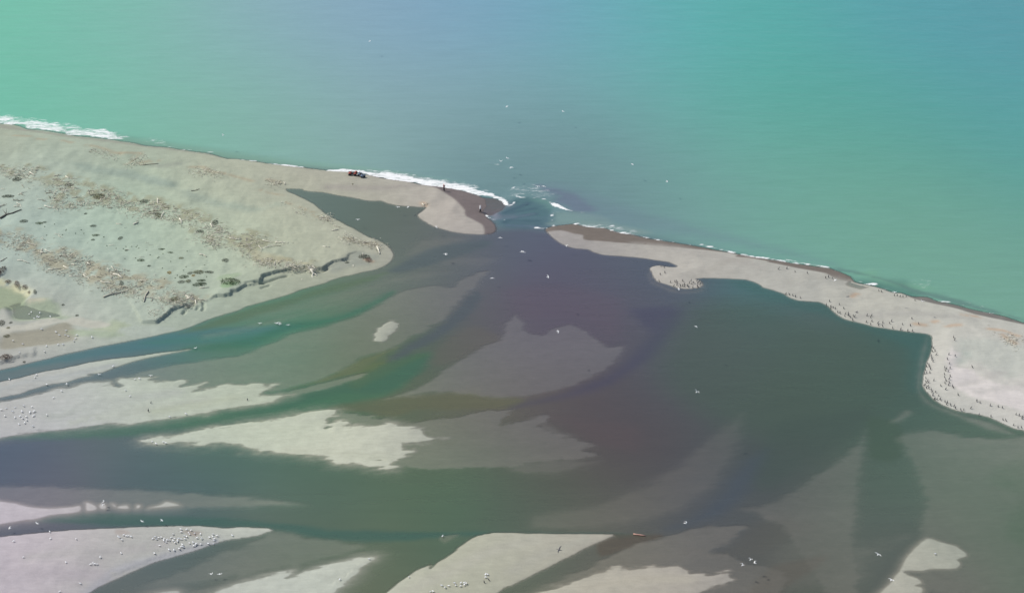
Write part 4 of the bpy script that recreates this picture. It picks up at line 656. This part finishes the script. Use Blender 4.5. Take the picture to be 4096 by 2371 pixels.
for s, r, mi, lb in [("E 170,345 225,348 290,375", .13, 0, "pale bowed log lying alone left of the lower driftwood belt"), ("E 580,300 640,302 700,318", .13, 0, "pale log on the upper edge of the lower belt's left part"), ("E 465,435 595,425", .12, 0, "straight pale log below the lower belt's left part"),
 ("E 1100,480 1150,490 1190,515", .2, 0, "thick white log at the middle of the lower belt"), ("E 615,400 700,440", .11, 0, "thin pale log slanting right below the lower belt's left part"), ("E 1803,690 1885,722", .16, 0, "upper of two parallel pale logs near the eroded bank"), ("E 1815,712 1902,738", .14, 0, "lower of two parallel pale logs near the eroded bank"),
 ("E 1443,650 1415,690 1400,752", .2, 1, "log pointing down out of the lower belt's right part"), ("E 695,385 760,388", .12, 0, "short pale log in the lower belt above its middle"), ("E 848,372 882,388", .15, 0, "stubby pale log on the top edge of the lower belt"), ("E 392,267 460,275", .14, 0, "pale log left of the lower belt's start"),
 ("E 0,357 70,318", .1, 1, "grey log at the left edge above the brown shrubs"), ("A 288,705 340,740", .16, 0, "pale log slanting down in the left of the upper belt"), ("A 638,745 672,768", .13, 0, "short pale log on the upper rim of the upper belt"), ("A 1298,1213 1350,1190", .17, 0, "pale log alone on sand below the upper belt"),
 ("A 1748,1155 1772,1202", .15, 0, "pale log standing out at the upper belt's right clump"), ("A 2048,1210 2066,1242", .15, 0, "pale log below the right end of the upper belt"), ("A 1130,1205 1187,1213", .1, 0, "thin pale stick alone below the middle of the upper belt"), ("A 0,1155 60,1120 120,1105 210,1070", .22, 3, "long dark log at the left edge of the sand flat"),
 ("E 1005,705 1070,680 1130,668 1220,650", .2, 1, "grey log trailing left under the lower belt"), ("A 1860,885 1910,880 1940,868", .1, 3, "dark thin stick alone on the smooth upper beach"), ("A 1360,637 1450,628 1540,622", .12, 2, "brown log on the upper beach near the sea"), ("B 745,1027 800,1020", .13, 0, "pale log by the lagoon's left shore"),
 ("B 610,905 670,900", .12, 0, "pale log high on the lagoon's left shore"), ("B 1175,1190 1190,1215 1202,1255", .2, 0, "white crooked log at the tip of the left spit"), ("B 650,1185 720,1190", .12, 0, "grey log on the sand left of the spit tip"), ("B 272,562 285,582", .14, 0, "short pale log at the head of the lagoon"), ("B 190,572 255,572", .12, 0, "pale branch beside debris at the lagoon head"),
 ("B 1615,765 1640,790", .1, 0, "forked stick at the lagoon's right corner"), ("B 1665,765 1668,782", .1, 2, "brown stick at the lagoon's right corner"), ("L 1180,890 1240,897 1300,905", .17, 4, "reddish log half sunk beside the bottom centre sandbar"), ("E 1940,285 1975,290 2008,312", .15, 0, "pale log on the sand right of the low shrubs"), ("E 1940,612 2035,608", .1, 0, "thin pale log lying below the low green shrubs"),
 ("B 1040,1245 1040,1300", .08, 0, "thin pale stick by the dark grass on the bank"), ("S 1630,215 1640,265", .08, 0, "short white stick on the lower bank slope"), ("S 190,600 200,640", .06, 0, "tiny pale stick on the slope left of the root plate")]:
    big_log(s, r, mi, lb, 0 if mi == 4 else (2 if r > .09 else 0))
# leaning pole at the bank
big_log("T 925,380 960,500", .12, 0, "pale pole leaning down over the eroded bank edge", 0, .3, -.2)
# fallen tree with its root plate, tipped over the bank
ft = empty("fallen_tree", on(1247, 1082)); tag(ft, "pale uprooted tree with splayed roots tipped over the eroded bank", "dead tree")
def lim(lst, r0, r1, name, mi=0):
    bm = bmesh.new()
    for pts in lst:
        P = []
        for (u, v, z) in pts:
            a, b = px("S %f,%f" % (u, v))[0]; P.append(at(a, b, ft.location.z+z)-ft.location)
        k = len(P); tube(bm, P, [r0+(r1-r0)*i/(k-1) for i in range(k)], 7)
    return part(name, bm, M_WOOD[mi], ft)
lim([[(440, 330, .6), (480, 400, .35), (520, 440, .1), (485, 500, -.2), (485, 570, -.4), (465, 665, -.6)]], .26, .16, "trunk")
for r_ in ([(440, 330, .6), (380, 270, .9), (345, 215, 1.2)], [(440, 330, .6), (370, 330, .6), (365, 290, .9)], [(450, 340, .6), (540, 320, .7), (640, 325, .6)], [(460, 320, .6), (500, 250, 1.0), (480, 200, 1.3), (435, 185, 1.5)], [(450, 340, .6), (560, 300, .9), (500, 230, 1.2)],
           [(470, 360, .5), (580, 350, .5), (530, 430, .1)], [(430, 330, .6), (420, 250, 1.0), (400, 210, 1.3)], [(430, 350, .5), (390, 400, .2), (440, 450, 0)], [(520, 440, .1), (600, 480, -.1), (590, 560, -.4)], [(520, 440, .1), (570, 460, 0), (640, 520, -.3)]):
    lim([r_], .14, .04, "root")
bm = bmesh.new()
for _ in range(60):
    a = random.uniform(0, 6.28); rr = random.uniform(.2, 1.2); c = Vector((math.cos(a)*rr-.1, math.sin(a)*.7*rr, random.uniform(.1, .9)))
    d = Vector((random.uniform(-1, 1), random.uniform(-1, 1), random.uniform(-.5, 1))).normalized()*random.uniform(.4, 1.0); tube(bm, [c, c+d*.5+Vector((0, 0, .05)), c+d], [.04, .03, .01], 4)
part("root_tangle", bm, M_WOOD[1], ft)
# fine broken wood and twigs nobody could count
def debris(polys, name, label, seed):
    rnd = np.random.RandomState(seed); V = []; F = []; MI = []; n = 0
    for poly, cnt, smax, spread in polys:
        pts = px(poly); k = 0
        while k < cnt:
            a, b = rand_in(pts)
            if a < -30: k += 1; continue
            q0 = at(a, b, .8); m = float(fbm(np.array([q0.x/4.0]), np.array([q0.y/6.0]), 61, 3)[0])
            if m+.25*rnd.randn() < spread+.25: k += .15; continue
            k += 1; q = on(a, b); L = random.uniform(.25, smax)*(1+max(m, 0)); an = random.gauss(-.45, .8); el = random.uniform(-.1, .45)
            d = Vector((math.cos(an)*math.cos(el), math.sin(an)*math.cos(el), math.sin(el)))*L*.5; r = random.uniform(.015, .05); up = max(m, 0)*random.uniform(0, .6)
            c = q+Vector((rnd.randn()*.9, rnd.randn()*1.1, .03+up+abs(d.z))); s_ = d.cross(Vector((0, 0, 1))).normalized()*r; t_ = s_.cross(d).normalized()*r
            for e in (-1, 1):
                for w in (s_+t_, -s_+t_, -s_-t_, s_-t_): V.append(c+d*e+w*(1 if e < 0 else .5))
            F += [(n, n+1, n+5, n+4), (n+1, n+2, n+6, n+5), (n+2, n+3, n+7, n+6), (n+3, n, n+4, n+7), (n+3, n+2, n+1, n), (n+4, n+5, n+6, n+7)]; mi = rnd.choice(4, p=[.27, .48, .22, .03]); MI += [mi]*6; n += 8
    me = bpy.data.meshes.new(name); me.from_pydata([tuple(v) for v in V], [], F); me.polygons.foreach_set("material_index", MI)
    for mm in M_WOOD[:4]: me.materials.append(mm)
    o = bpy.data.objects.new(name, me); COL.objects.link(o); tag(o, label, "driftwood debris", None, "stuff")
debris([(BELT1, 3000, .8, -.25)], "driftwood_debris", "broken driftwood and twigs heaped in the upper belt", 3)
debris([(BELT2, 2500, .75, -.25)], "driftwood_debris", "broken driftwood and twigs strewn down the lower belt", 4)
debris([("B 100,540 240,555 250,585 120,585", 90, .8, -.5), ("B 1000,1140 1180,1160 1210,1210 1130,1180 1000,1160", 160, .6, -.4), ("B 780,1080 900,1090 970,1150 880,1140", 120, .6, -.4), ("A 850,470 1000,500 1100,540 1170,550 1100,555 950,515", 160, .5, -.5), ("A 1230,640 1290,640 1400,550 1370,530 1300,590", 120, .5, -.5),
        ("A 1850,682 1980,682 2190,750 2060,745", 150, .5, -.5), ("D 2100,1020 2450,1090 2400,1180 2250,1110", 160, .4, -.3), ("B 600,890 730,900 700,945", 80, .5, -.4), ("B 250,740 450,820 500,880 300,790", 90, .4, -.2), ("E 1430,830 1640,835 1600,855 1450,850", 70, .5, -.4), ("S 0,220 300,200 340,330 100,330", 160, .6, -.5), ("B 0,1300 300,1330 520,1380 300,1390 0,1360", 420, .8, -.4)],
       "beach_wrack", "thin brown lines of sticks and weed left along the beaches", 5)

# --- low plants
M_LEAF = [simple("green_leaves", (.09, .125, .065), .8, .4, 8), simple("olive_leaves", (.13, .13, .055), .8, .4, 8), simple("dark_leaves", (.085, .10, .07), .8, .4, 8), simple("orange_flowers", (.55, .30, .03), .8, .3, 8), simple("brown_stems", (.15, .10, .08), .85, .35, 8)]
def plant(name, w, dpt, h, n, mi, mi2=None):
    bm = bmesh.new()
    for _ in range(n):
        a = random.uniform(0, 6.28); rr = math.sqrt(random.random()); z = h*(1-rr*rr*.8)*random.random(); c = Vector((math.cos(a)*rr*w, math.sin(a)*rr*dpt, z+.02))
        u = Vector((random.uniform(-1, 1), random.uniform(-1, 1), random.uniform(-.2, 1.2))).normalized(); v = u.cross(Vector((random.uniform(-1, 1), random.uniform(-1, 1), .3))).normalized(); l = random.uniform(.09, .2)
        f = bm.faces.new([bm.verts.new(c-v*l*.3), bm.verts.new(c+u*l*.5-v*l*.1), bm.verts.new(c+u*l), bm.verts.new(c+u*l*.5+v*l*.35)]); f.material_index = 0 if (mi2 is None or random.random() < .3) else 1
    for _ in range(8):
        a = random.uniform(0, 6.28); tube(bm, [(0, 0, 0), (math.cos(a)*w*.4, math.sin(a)*dpt*.4, h*.5), (math.cos(a)*w*.8, math.sin(a)*dpt*.8, h*.6)], [.025, .018, .006], 4)
    mats = [M_LEAF[mi]] if mi2 is None else [M_LEAF[mi], M_LEAF[mi2]]
    return part(name, bm, mats, None, False)
PL = {'g': plant("shrub", 1.0, 1.0, .3, 420, 0), 'o': plant("shrub", 1.0, 1.0, .35, 420, 1), 'd': plant("shrub", 1.0, 1.0, .35, 380, 2), 'f': plant("flowering_shrub", .9, .9, .5, 420, 0, 3), 'b': plant("shrub", 1.0, 1.0, .7, 480, 4, None), 't': plant("tussock", .5, .5, .22, 140, 0)}
for p_ in PL.values(): p_["bs"] = 1.0
def shrub(pt, k, wpx, hpx, label, group=None):
    a, b = px(pt)[0]; q = on(a, b); o = place(PL[k], q-Vector((0, 0, .03)), (0, 0, random.uniform(-.3, .3)), label, "shrub", group)
    m_per = 1/16.5; sc = wpx/2.4316*m_per/2; sy = max(hpx/2.4316/7.5/2, .35)*1.1
    o.scale = (sc, sy, max(.5, min(1.6, (sc+sy)/2.2)))
for p, k, w, h, lb in [("E 1370,345", 'g', 72, 24, "flat dark green shrub in the middle of the left sand flat"), ("E 1450,398", 'd', 34, 14, "small dark shrub just below the flat dark green one"), ("E 1790,505", 'g', 88, 28, "broad green shrub left of the orange flowers' lower patch"),
 ("E 1930,460", 'o', 100, 30, "largest olive green shrub topped with yellow on the sand flat"), ("E 1940,578", 'g', 125, 24, "long green shrub lowest in the plant cluster"), ("E 1765,553", 'd', 66, 26, "dark left one of two shrubs above the lower belt"), ("E 1830,546", 'o', 50, 24, "right one of two shrubs above the lower belt"),
 ("E 2035,460", 'd', 85, 20, "dark shrub to the right of the largest olive one"), ("E 1850,470", 'd', 50, 26, "dark shrub to the left of the largest olive one"), ("E 1955,540", 'g', 80, 18, "pale green shrub above the long lowest one"), ("E 2240,552", 'g', 180, 50, "widest green patch beside the eroded bank"),
 ("E 932,100", 'g', 75, 18, "green shrub on the bare sand above the lower belt"), ("E 1645,465", 'f', 42, 26, "bright orange flowering shrub alone on the sand"), ("E 1880,492", 'f', 36, 20, "orange flowering shrub beneath the largest olive one"), ("E 1760,322", 'o', 50, 16, "thin olive shrub above the plant cluster"), ("E 1230,245", 'd', 34, 16, "dark shrub at the bottom of the small dotted group"),
 ("E 1655,268", 'g', 55, 12, "faint low shrub up on the sand flat"), ("E 1570,236", 'g', 70, 14, "thin green streak of shrub high on the sand flat"), ("E 10,455", 'b', 60, 75, "tall brown bush cut by the left edge"), ("E 80,553", 'b', 60, 24, "reddish bush above the green pool"), ("E 165,582", 'b', 50, 55, "brown upright bush beside the green pool"),
 ("E 245,606", 'b', 66, 30, "reddish bush right of the upright brown one"), ("E 340,650", 'd', 30, 40, "small grey bush right of the green pool"), ("E 287,655", 'b', 36, 20, "small reddish bush at the green pool's right end"), ("E 612,776", 'd', 28, 14, "dark round plant alone on grey sand"), ("E 750,879", 'd', 32, 14, "dark round plant near the pale sand tongue"),
 ("E 15,955", 'd', 60, 45, "dark bush on the left edge above the brown pool"), ("E 105,948", 'd', 30, 18, "small dark bush above the brown pool"), ("E 80,1000", 'o', 34, 14, "small olive bush on the brown pool's upper rim"), ("E 62,1078", 'o', 60, 24, "olive bush on the brown pool's left rim"), ("E 60,1290", 'b', 110, 36, "reddish brush on top of the lowest left bank"),
 ("E 235,1331", 'd', 24, 14, "dark clump in the water edge at the lowest left bank"), ("A 230,1180", 'd', 80, 26, "dark oval shrub at left between the driftwood belts"), ("A 380,1200", 'g', 76, 20, "green shrub right of the dark oval one"), ("A 435,1190", 'd', 40, 14, "small dark shrub touching the green one"), ("A 835,1107", 'd', 34, 14, "lone dark shrub just below the upper belt"),
 ("A 905,1225", 'd', 60, 18, "dark shrub pair on the open sand"), ("A 80,940", 'd', 120, 26, "long dark shrub at the left edge below the upper belt"), ("A 1540,1125", 'o', 66, 50, "round tan bush under the upper belt"), ("A 1170,1345", 'd', 40, 32, "dark spiky plant with a stick above the dotted group"), ("A 905,1360", 'd', 40, 14, "thin dark shrub left of the spiky plant"),
 ("A 165,775", 'd', 90, 40, "dark bush in the left of the upper belt"), ("A 1410,990", 'd', 100, 34, "dark bush in the middle of the upper belt"), ("A 2090,1195", 'd', 60, 50, "dark bush at the right end of the upper belt"), ("A 670,830", 'd', 90, 30, "dark bush where the upper belt widens"), ("A 960,940", 'o', 110, 50, "olive bush in the thick of the upper belt"), ("A 1940,1280", 'd', 80, 26, "dark bush on the upper belt's last clump"),
 ("B 1050,1283", 'd', 110, 36, "dark grass tuft hanging on the bank near the spit tip"), ("B 1095,1315", 'b', 60, 36, "reddish patch of brush below the dark grass tuft"), ("B 885,1338", 'd', 40, 14, "small dark plant on the lower bank slope"), ("B 940,575", 'o', 10, 8, "tiny plant beside the head of the lagoon"), ("E 2190,345", 'd', 60, 36, "grey bush below the right driftwood mound"), ("E 1180,570", 'd', 44, 34, "dark bush in the middle of the lower belt"), ("E 1700,720", 'o', 80, 36, "olive bush in the lower belt near the bank")]:
    shrub(p, k, w, h, lb)
tpts = "E 1225,210 1280,210 1325,213 1350,226 1200,232 1335,200 1425,247 1535,320 1215,327 1660,355 1585,280 1600,523 1705,515 1725,490 2010,503 1810,408 1990,390 1820,256 1040,203 1010,118 640,55 645,45 815,82 790,48 735,82 455,100 608,95 1130,228 1320,322 1460,290 1545,312 1580,420 1785,440 A 530,1208 435,1232 1010,1333"
for p in tpts.split()[1:]:
    if p == 'A': continue
    t_ = 'A ' if p in ("530,1208", "435,1232", "1010,1333") else 'E '
    shrub(t_+p, 't', 22, 10, "tiny dark tussock dotted over the pale left sand flat", "tussocks dotted over the sand flat")

# --- quad bikes
M_RED = simple("red_plastic", (.30, .07, .05), .5, .1); M_BLUE = simple("blue_grey_plastic", (.10, .15, .22), .4, .1); M_BLACK = simple("black_rubber", (.02, .02, .022), .8, .1); M_METAL = simple("dark_steel", (.08, .08, .09), .4, .1, 3, .6); M_BUCK = simple("white_plastic", (.8, .8, .82), .5, .03); M_LAMP = simple("lamp_glass", (.6, .6, .55), .2, .02)
def quad(loc, rz, mb, label, sc=1.0):
    t = empty("quad_bike", loc, rz); t.scale = (sc, sc, sc); tag(t, label, "quad bike")
    bm = bmesh.new(); boxm(bm, (0, 0, .48), (1.1, .34, .26), 0, None, .04); boxm(bm, (.05, 0, .32), (.8, .3, .14), 0, None, .03)
    for sx in (-.62, .62): tube(bm, [(sx, -.42, .3), (sx, .42, .3)], [.035, .035], 6)
    part("chassis", bm, M_METAL, t)
    for sx in (-.62, .62):
        for sy in (-.46, .46):
            bm = bmesh.new(); tube(bm, [(sx, sy-.11, .3), (sx, sy-.09, .3), (sx, sy+.09, .3), (sx, sy+.11, .3)], [.24, .3, .3, .24], 16); w = part("wheel", bm, M_BLACK, t)
            bm = bmesh.new(); tube(bm, [(sx, sy-.115, .3), (sx, sy+.115, .3)], [.13, .13], 12); part("rim", bm, M_METAL, w)
    for nm, x0 in (("front_fender", .62), ("rear_fender", -.62)):
        bm = bmesh.new()
        for sy in (-1, 1):
            tube(bm, [(x0-.42, .40*sy, .5), (x0-.28, .42*sy, .66), (x0, .44*sy, .72), (x0+.28, .42*sy, .66), (x0+.42, .40*sy, .5)], [.09, .16, .2, .16, .09], 6, 0, .35)
        boxm(bm, (x0, 0, .70), (.6, .7, .1), 0, None, .04); part(nm, bm, mb, t)
    bm = bmesh.new(); tube(bm, [(-.5, 0, .78), (-.3, 0, .84), (0, 0, .80), (.2, 0, .8)], [.14, .17, .15, .1], 8, 0, .6); part("seat", bm, M_BLACK, t)
    bm = bmesh.new(); boxm(bm, (.3, 0, .78), (.34, .3, .2), 0, None, .06); part("fuel_tank", bm, mb, t)
    bm = bmesh.new(); tube(bm, [(.38, 0, .8), (.30, 0, 1.02)], [.03, .03], 6); tube(bm, [(.2, -.4, 1.04), (.3, -.15, 1.02), (.3, .15, 1.02), (.2, .4, 1.04)], [.022]*4, 6); part("handlebar", bm, M_BLACK, t)
    for nm, x0 in (("front_rack", .75), ("rear_rack", -.78)):
        bm = bmesh.new()
        for k in range(5): tube(bm, [(x0-.24, -.3+.15*k, .84), (x0+.24, -.3+.15*k, .84)], [.014, .014], 5)
        for xx in (-.24, .24): tube(bm, [(x0+xx, -.34, .84), (x0+xx, .34, .84)], [.016, .016], 5)
        part(nm, bm, M_METAL, t)
    for sy in (-.2, .2): bm = bmesh.new(); ball(bm, (.93, sy, .62), .07, (.6, 1, 1)); part("headlight", bm, M_LAMP, t)
    return t
q1 = on(1411, 702); quad(q1, 3.0, M_RED, "red quad bike parked side on at the surf edge of the left beach", 1.08)
q2 = on(1446, 708); quad(q2, -.9, M_BLUE, "blue grey quad bike parked at an angle right of the red one", 1.0)
bm = bmesh.new(); tube(bm, [(0, 0, 0), (0, 0, .38)], [.15, .18], 14); tube(bm, [(-.18, 0, .36), (-.12, 0, .52), (.12, 0, .52), (.18, 0, .36)], [.01]*4, 5); bk = part("bucket", bm, M_BUCK); bk.location = q2+Vector((math.cos(-.9)*-.78, math.sin(-.9)*-.78, .86)); tag(bk, "white bucket on the rear rack of the blue grey quad bike", "bucket")
bm = bmesh.new(); boxm(bm, (0, 0, .13), (.5, .6, .26), 0, None, .05); bx_ = part("crate", bm, M_RED); c_, s_ = math.cos(3.0), math.sin(3.0); bx_.location = q1+Vector((-.84*c_, -.84*s_, .92)); bx_.rotation_euler = (0, 0, 3.0); tag(bx_, "red box strapped on the rack of the red quad bike", "box")

# --- people
M_SKIN = simple("skin", (.45, .27, .2), .6, .05)
M_CL = dict(maroon=simple("maroon_cloth", (.16, .04, .05), .85, .1), black=simple("black_cloth", (.02, .022, .03), .85, .1), white=simple("white_cloth", (.72, .73, .74), .85, .03), pink=simple("salmon_cloth", (.70, .32, .24), .8, .05), hair=simple("brown_hair", (.06, .04, .03), .8, .1))
def person(loc, rz, label, top, legs, hat, spread, aL, aR):
    t = empty("person", loc, rz); tag(t, label, "person")
    def J(v): return Vector(v)
    hip = .93; body = bmesh.new(); ft_ = []
    def cap(bm, pts, rad, n=10): tube(bm, pts, rad, n); ball(bm, pts[0], rad[0], (1, 1, 1), 0, 10, 8); ball(bm, pts[-1], rad[-1], (1, 1, 1), 0, 10, 8)
    cap(body, [(0, 0, hip-.02), (0, 0, 1.1), (.01, 0, 1.28), (0, 0, 1.40)], [.15, .135, .16, .11], 12); cap(body, [(0, -.17, 1.40), (0, .17, 1.40)], [.07, .07]); cap(body, [(0, 0, 1.42), (.015, 0, 1.53)], [.06, .055])
    ball(body, (.03, 0, 1.64), .1, (1.05, .82, 1.2), 0, 16, 12); ball(body, (.13, 0, 1.63), .02, (1, .7, 1.3)); boxm(body, (.118, 0, 1.585), (.02, .05, .012))
    for sy in (-1, 1):
        ball(body, (.115, .035*sy, 1.655), .013); ball(body, (.03, .085*sy, 1.64), .025, (.7, .4, 1.2))
        foot = (spread[0 if sy < 0 else 1], .11*sy+.06*sy*(abs(spread[0])+.5), .06); knee = ((foot[0])*.5+.04, .12*sy, .5)
        cap(body, [(0, .09*sy, hip), knee, foot], [.10, .065, .045]); cap(body, [foot, (foot[0]+.17, foot[1], .04)], [.045, .035])
        el, wr = (aL if sy > 0 else aR); el = Vector(el); wr = Vector(wr); cap(body, [(0, .19*sy, 1.4), el, wr], [.055, .042, .028])
        dr = (wr-el).normalized(); side = dr.cross(Vector((0, 0, 1))).normalized(); up = side.cross(dr).normalized(); palm = wr+dr*.08; cap(body, [wr, wr+dr*.05, palm], [.028, .036, .036])
        for k, L in enumerate((.065, .075, .07, .055)):
            b0 = palm+side*(.027-.018*k); cap(body, [b0, b0+dr*L*.5-up*.008, b0+dr*L*.75-up*L*.45], [.0095, .009, .008], 6)
        b0 = wr+dr*.03+side*.035*sy; cap(body, [b0, b0+side*.03*sy+dr*.03, b0+side*.025*sy+dr*.06-up*.02], [.011, .01, .009], 6)
    b = part("body", body, M_SKIN, t); md = b.modifiers.new("r", 'REMESH'); md.mode = 'VOXEL'; md.voxel_size = .011; md.use_smooth_shade = True
    bm = bmesh.new(); tube(bm, [(0, 0, .90), (0, 0, 1.1), (.01, 0, 1.28), (0, 0, 1.42), (0, 0, 1.47)], [.18, .16, .185, .15, .08], 14); tube(bm, [(0, -.22, 1.39), (0, 0, 1.41), (0, .22, 1.39)], [.085, .1, .085], 10)
    for sy in (-1, 1):
        el, wr = (aL if sy > 0 else aR); e2 = Vector(el); w2 = Vector(wr); tube(bm, [(0, .19*sy, 1.41), e2, e2.lerp(w2, .85)], [.085, .06, .045], 10); ball(bm, e2, .06)
    j = part("jacket", bm, M_CL[top], t); md = j.modifiers.new("r", 'REMESH'); md.mode = 'VOXEL'; md.voxel_size = .02; md.use_smooth_shade = True
    bm = bmesh.new(); tube(bm, [(0, 0, .98), (0, 0, .88)], [.175, .17], 12)
    for sy in (-1, 1):
        foot = (spread[0 if sy < 0 else 1], .11*sy+.06*sy*(abs(spread[0])+.5), .06); knee = ((foot[0])*.5+.04, .12*sy, .5); tube(bm, [(0, .085*sy, hip), knee, (foot[0], foot[1], .09)], [.125, .09, .075], 10); ball(bm, knee, .088); tube(bm, [(foot[0]-.05, foot[1], .05), (foot[0]+.19, foot[1], .045)], [.062, .05], 8)
    j = part("trousers", bm, M_CL[legs], t); md = j.modifiers.new("r", 'REMESH'); md.mode = 'VOXEL'; md.voxel_size = .02; md.use_smooth_shade = True
    bm = bmesh.new(); ball(bm, (.02, 0, 1.70), .108, (1.05, .9, .75), 0, 14, 8); tube(bm, [(.02, 0, 1.695), (.02, 0, 1.71)], [.17, .165], 14); part("hat", bm, M_CL[hat], t)
    return t
pa = on(1776, 763); person(pa, 1.0, "person in maroon top and salmon hat fishing at the edge of the surf", "maroon", "black", "pink", (-.06, .06), ((.12, .26, 1.14), (.36, .12, 1.16)), ((.12, -.26, 1.14), (.34, -.06, 1.10)))
pb = on(1921, 849); person(pb, .2, "person in white top and dark trousers standing on wet sand at the mouth", "white", "black", "white", (-.18, .16), ((.1, .27, 1.12), (.33, .14, 1.02)), ((-.04, -.28, 1.14), (.16, -.26, .95)))
def rod(p, rz, a, b, label):
    bm = bmesh.new(); A_ = Vector(a); B_ = Vector(b); tube(bm, [A_, A_.lerp(B_, .5)+Vector((0, 0, .05)), B_], [.016, .010, .004], 6); tube(bm, [A_.lerp(B_, .1)-Vector((0, 0, .02)), A_.lerp(B_, .13)-Vector((0, 0, .08))], [.03, .035], 8)
    o = part("fishing_rod", bm, M_METAL); o.location = p; o.rotation_euler = (0, 0, rz); tag(o, label, "fishing rod")
rod(pa, 1.0, (.28, .02, 1.02), (2.4, .3, 2.3), "thin fishing rod held by the person in the maroon top"); rod(pb, .2, (.28, .1, .92), (2.2, -.6, 2.0), "thin fishing rod held by the person in the white top")
print("verts", NX*NY, "objects", len(bpy.data.objects))
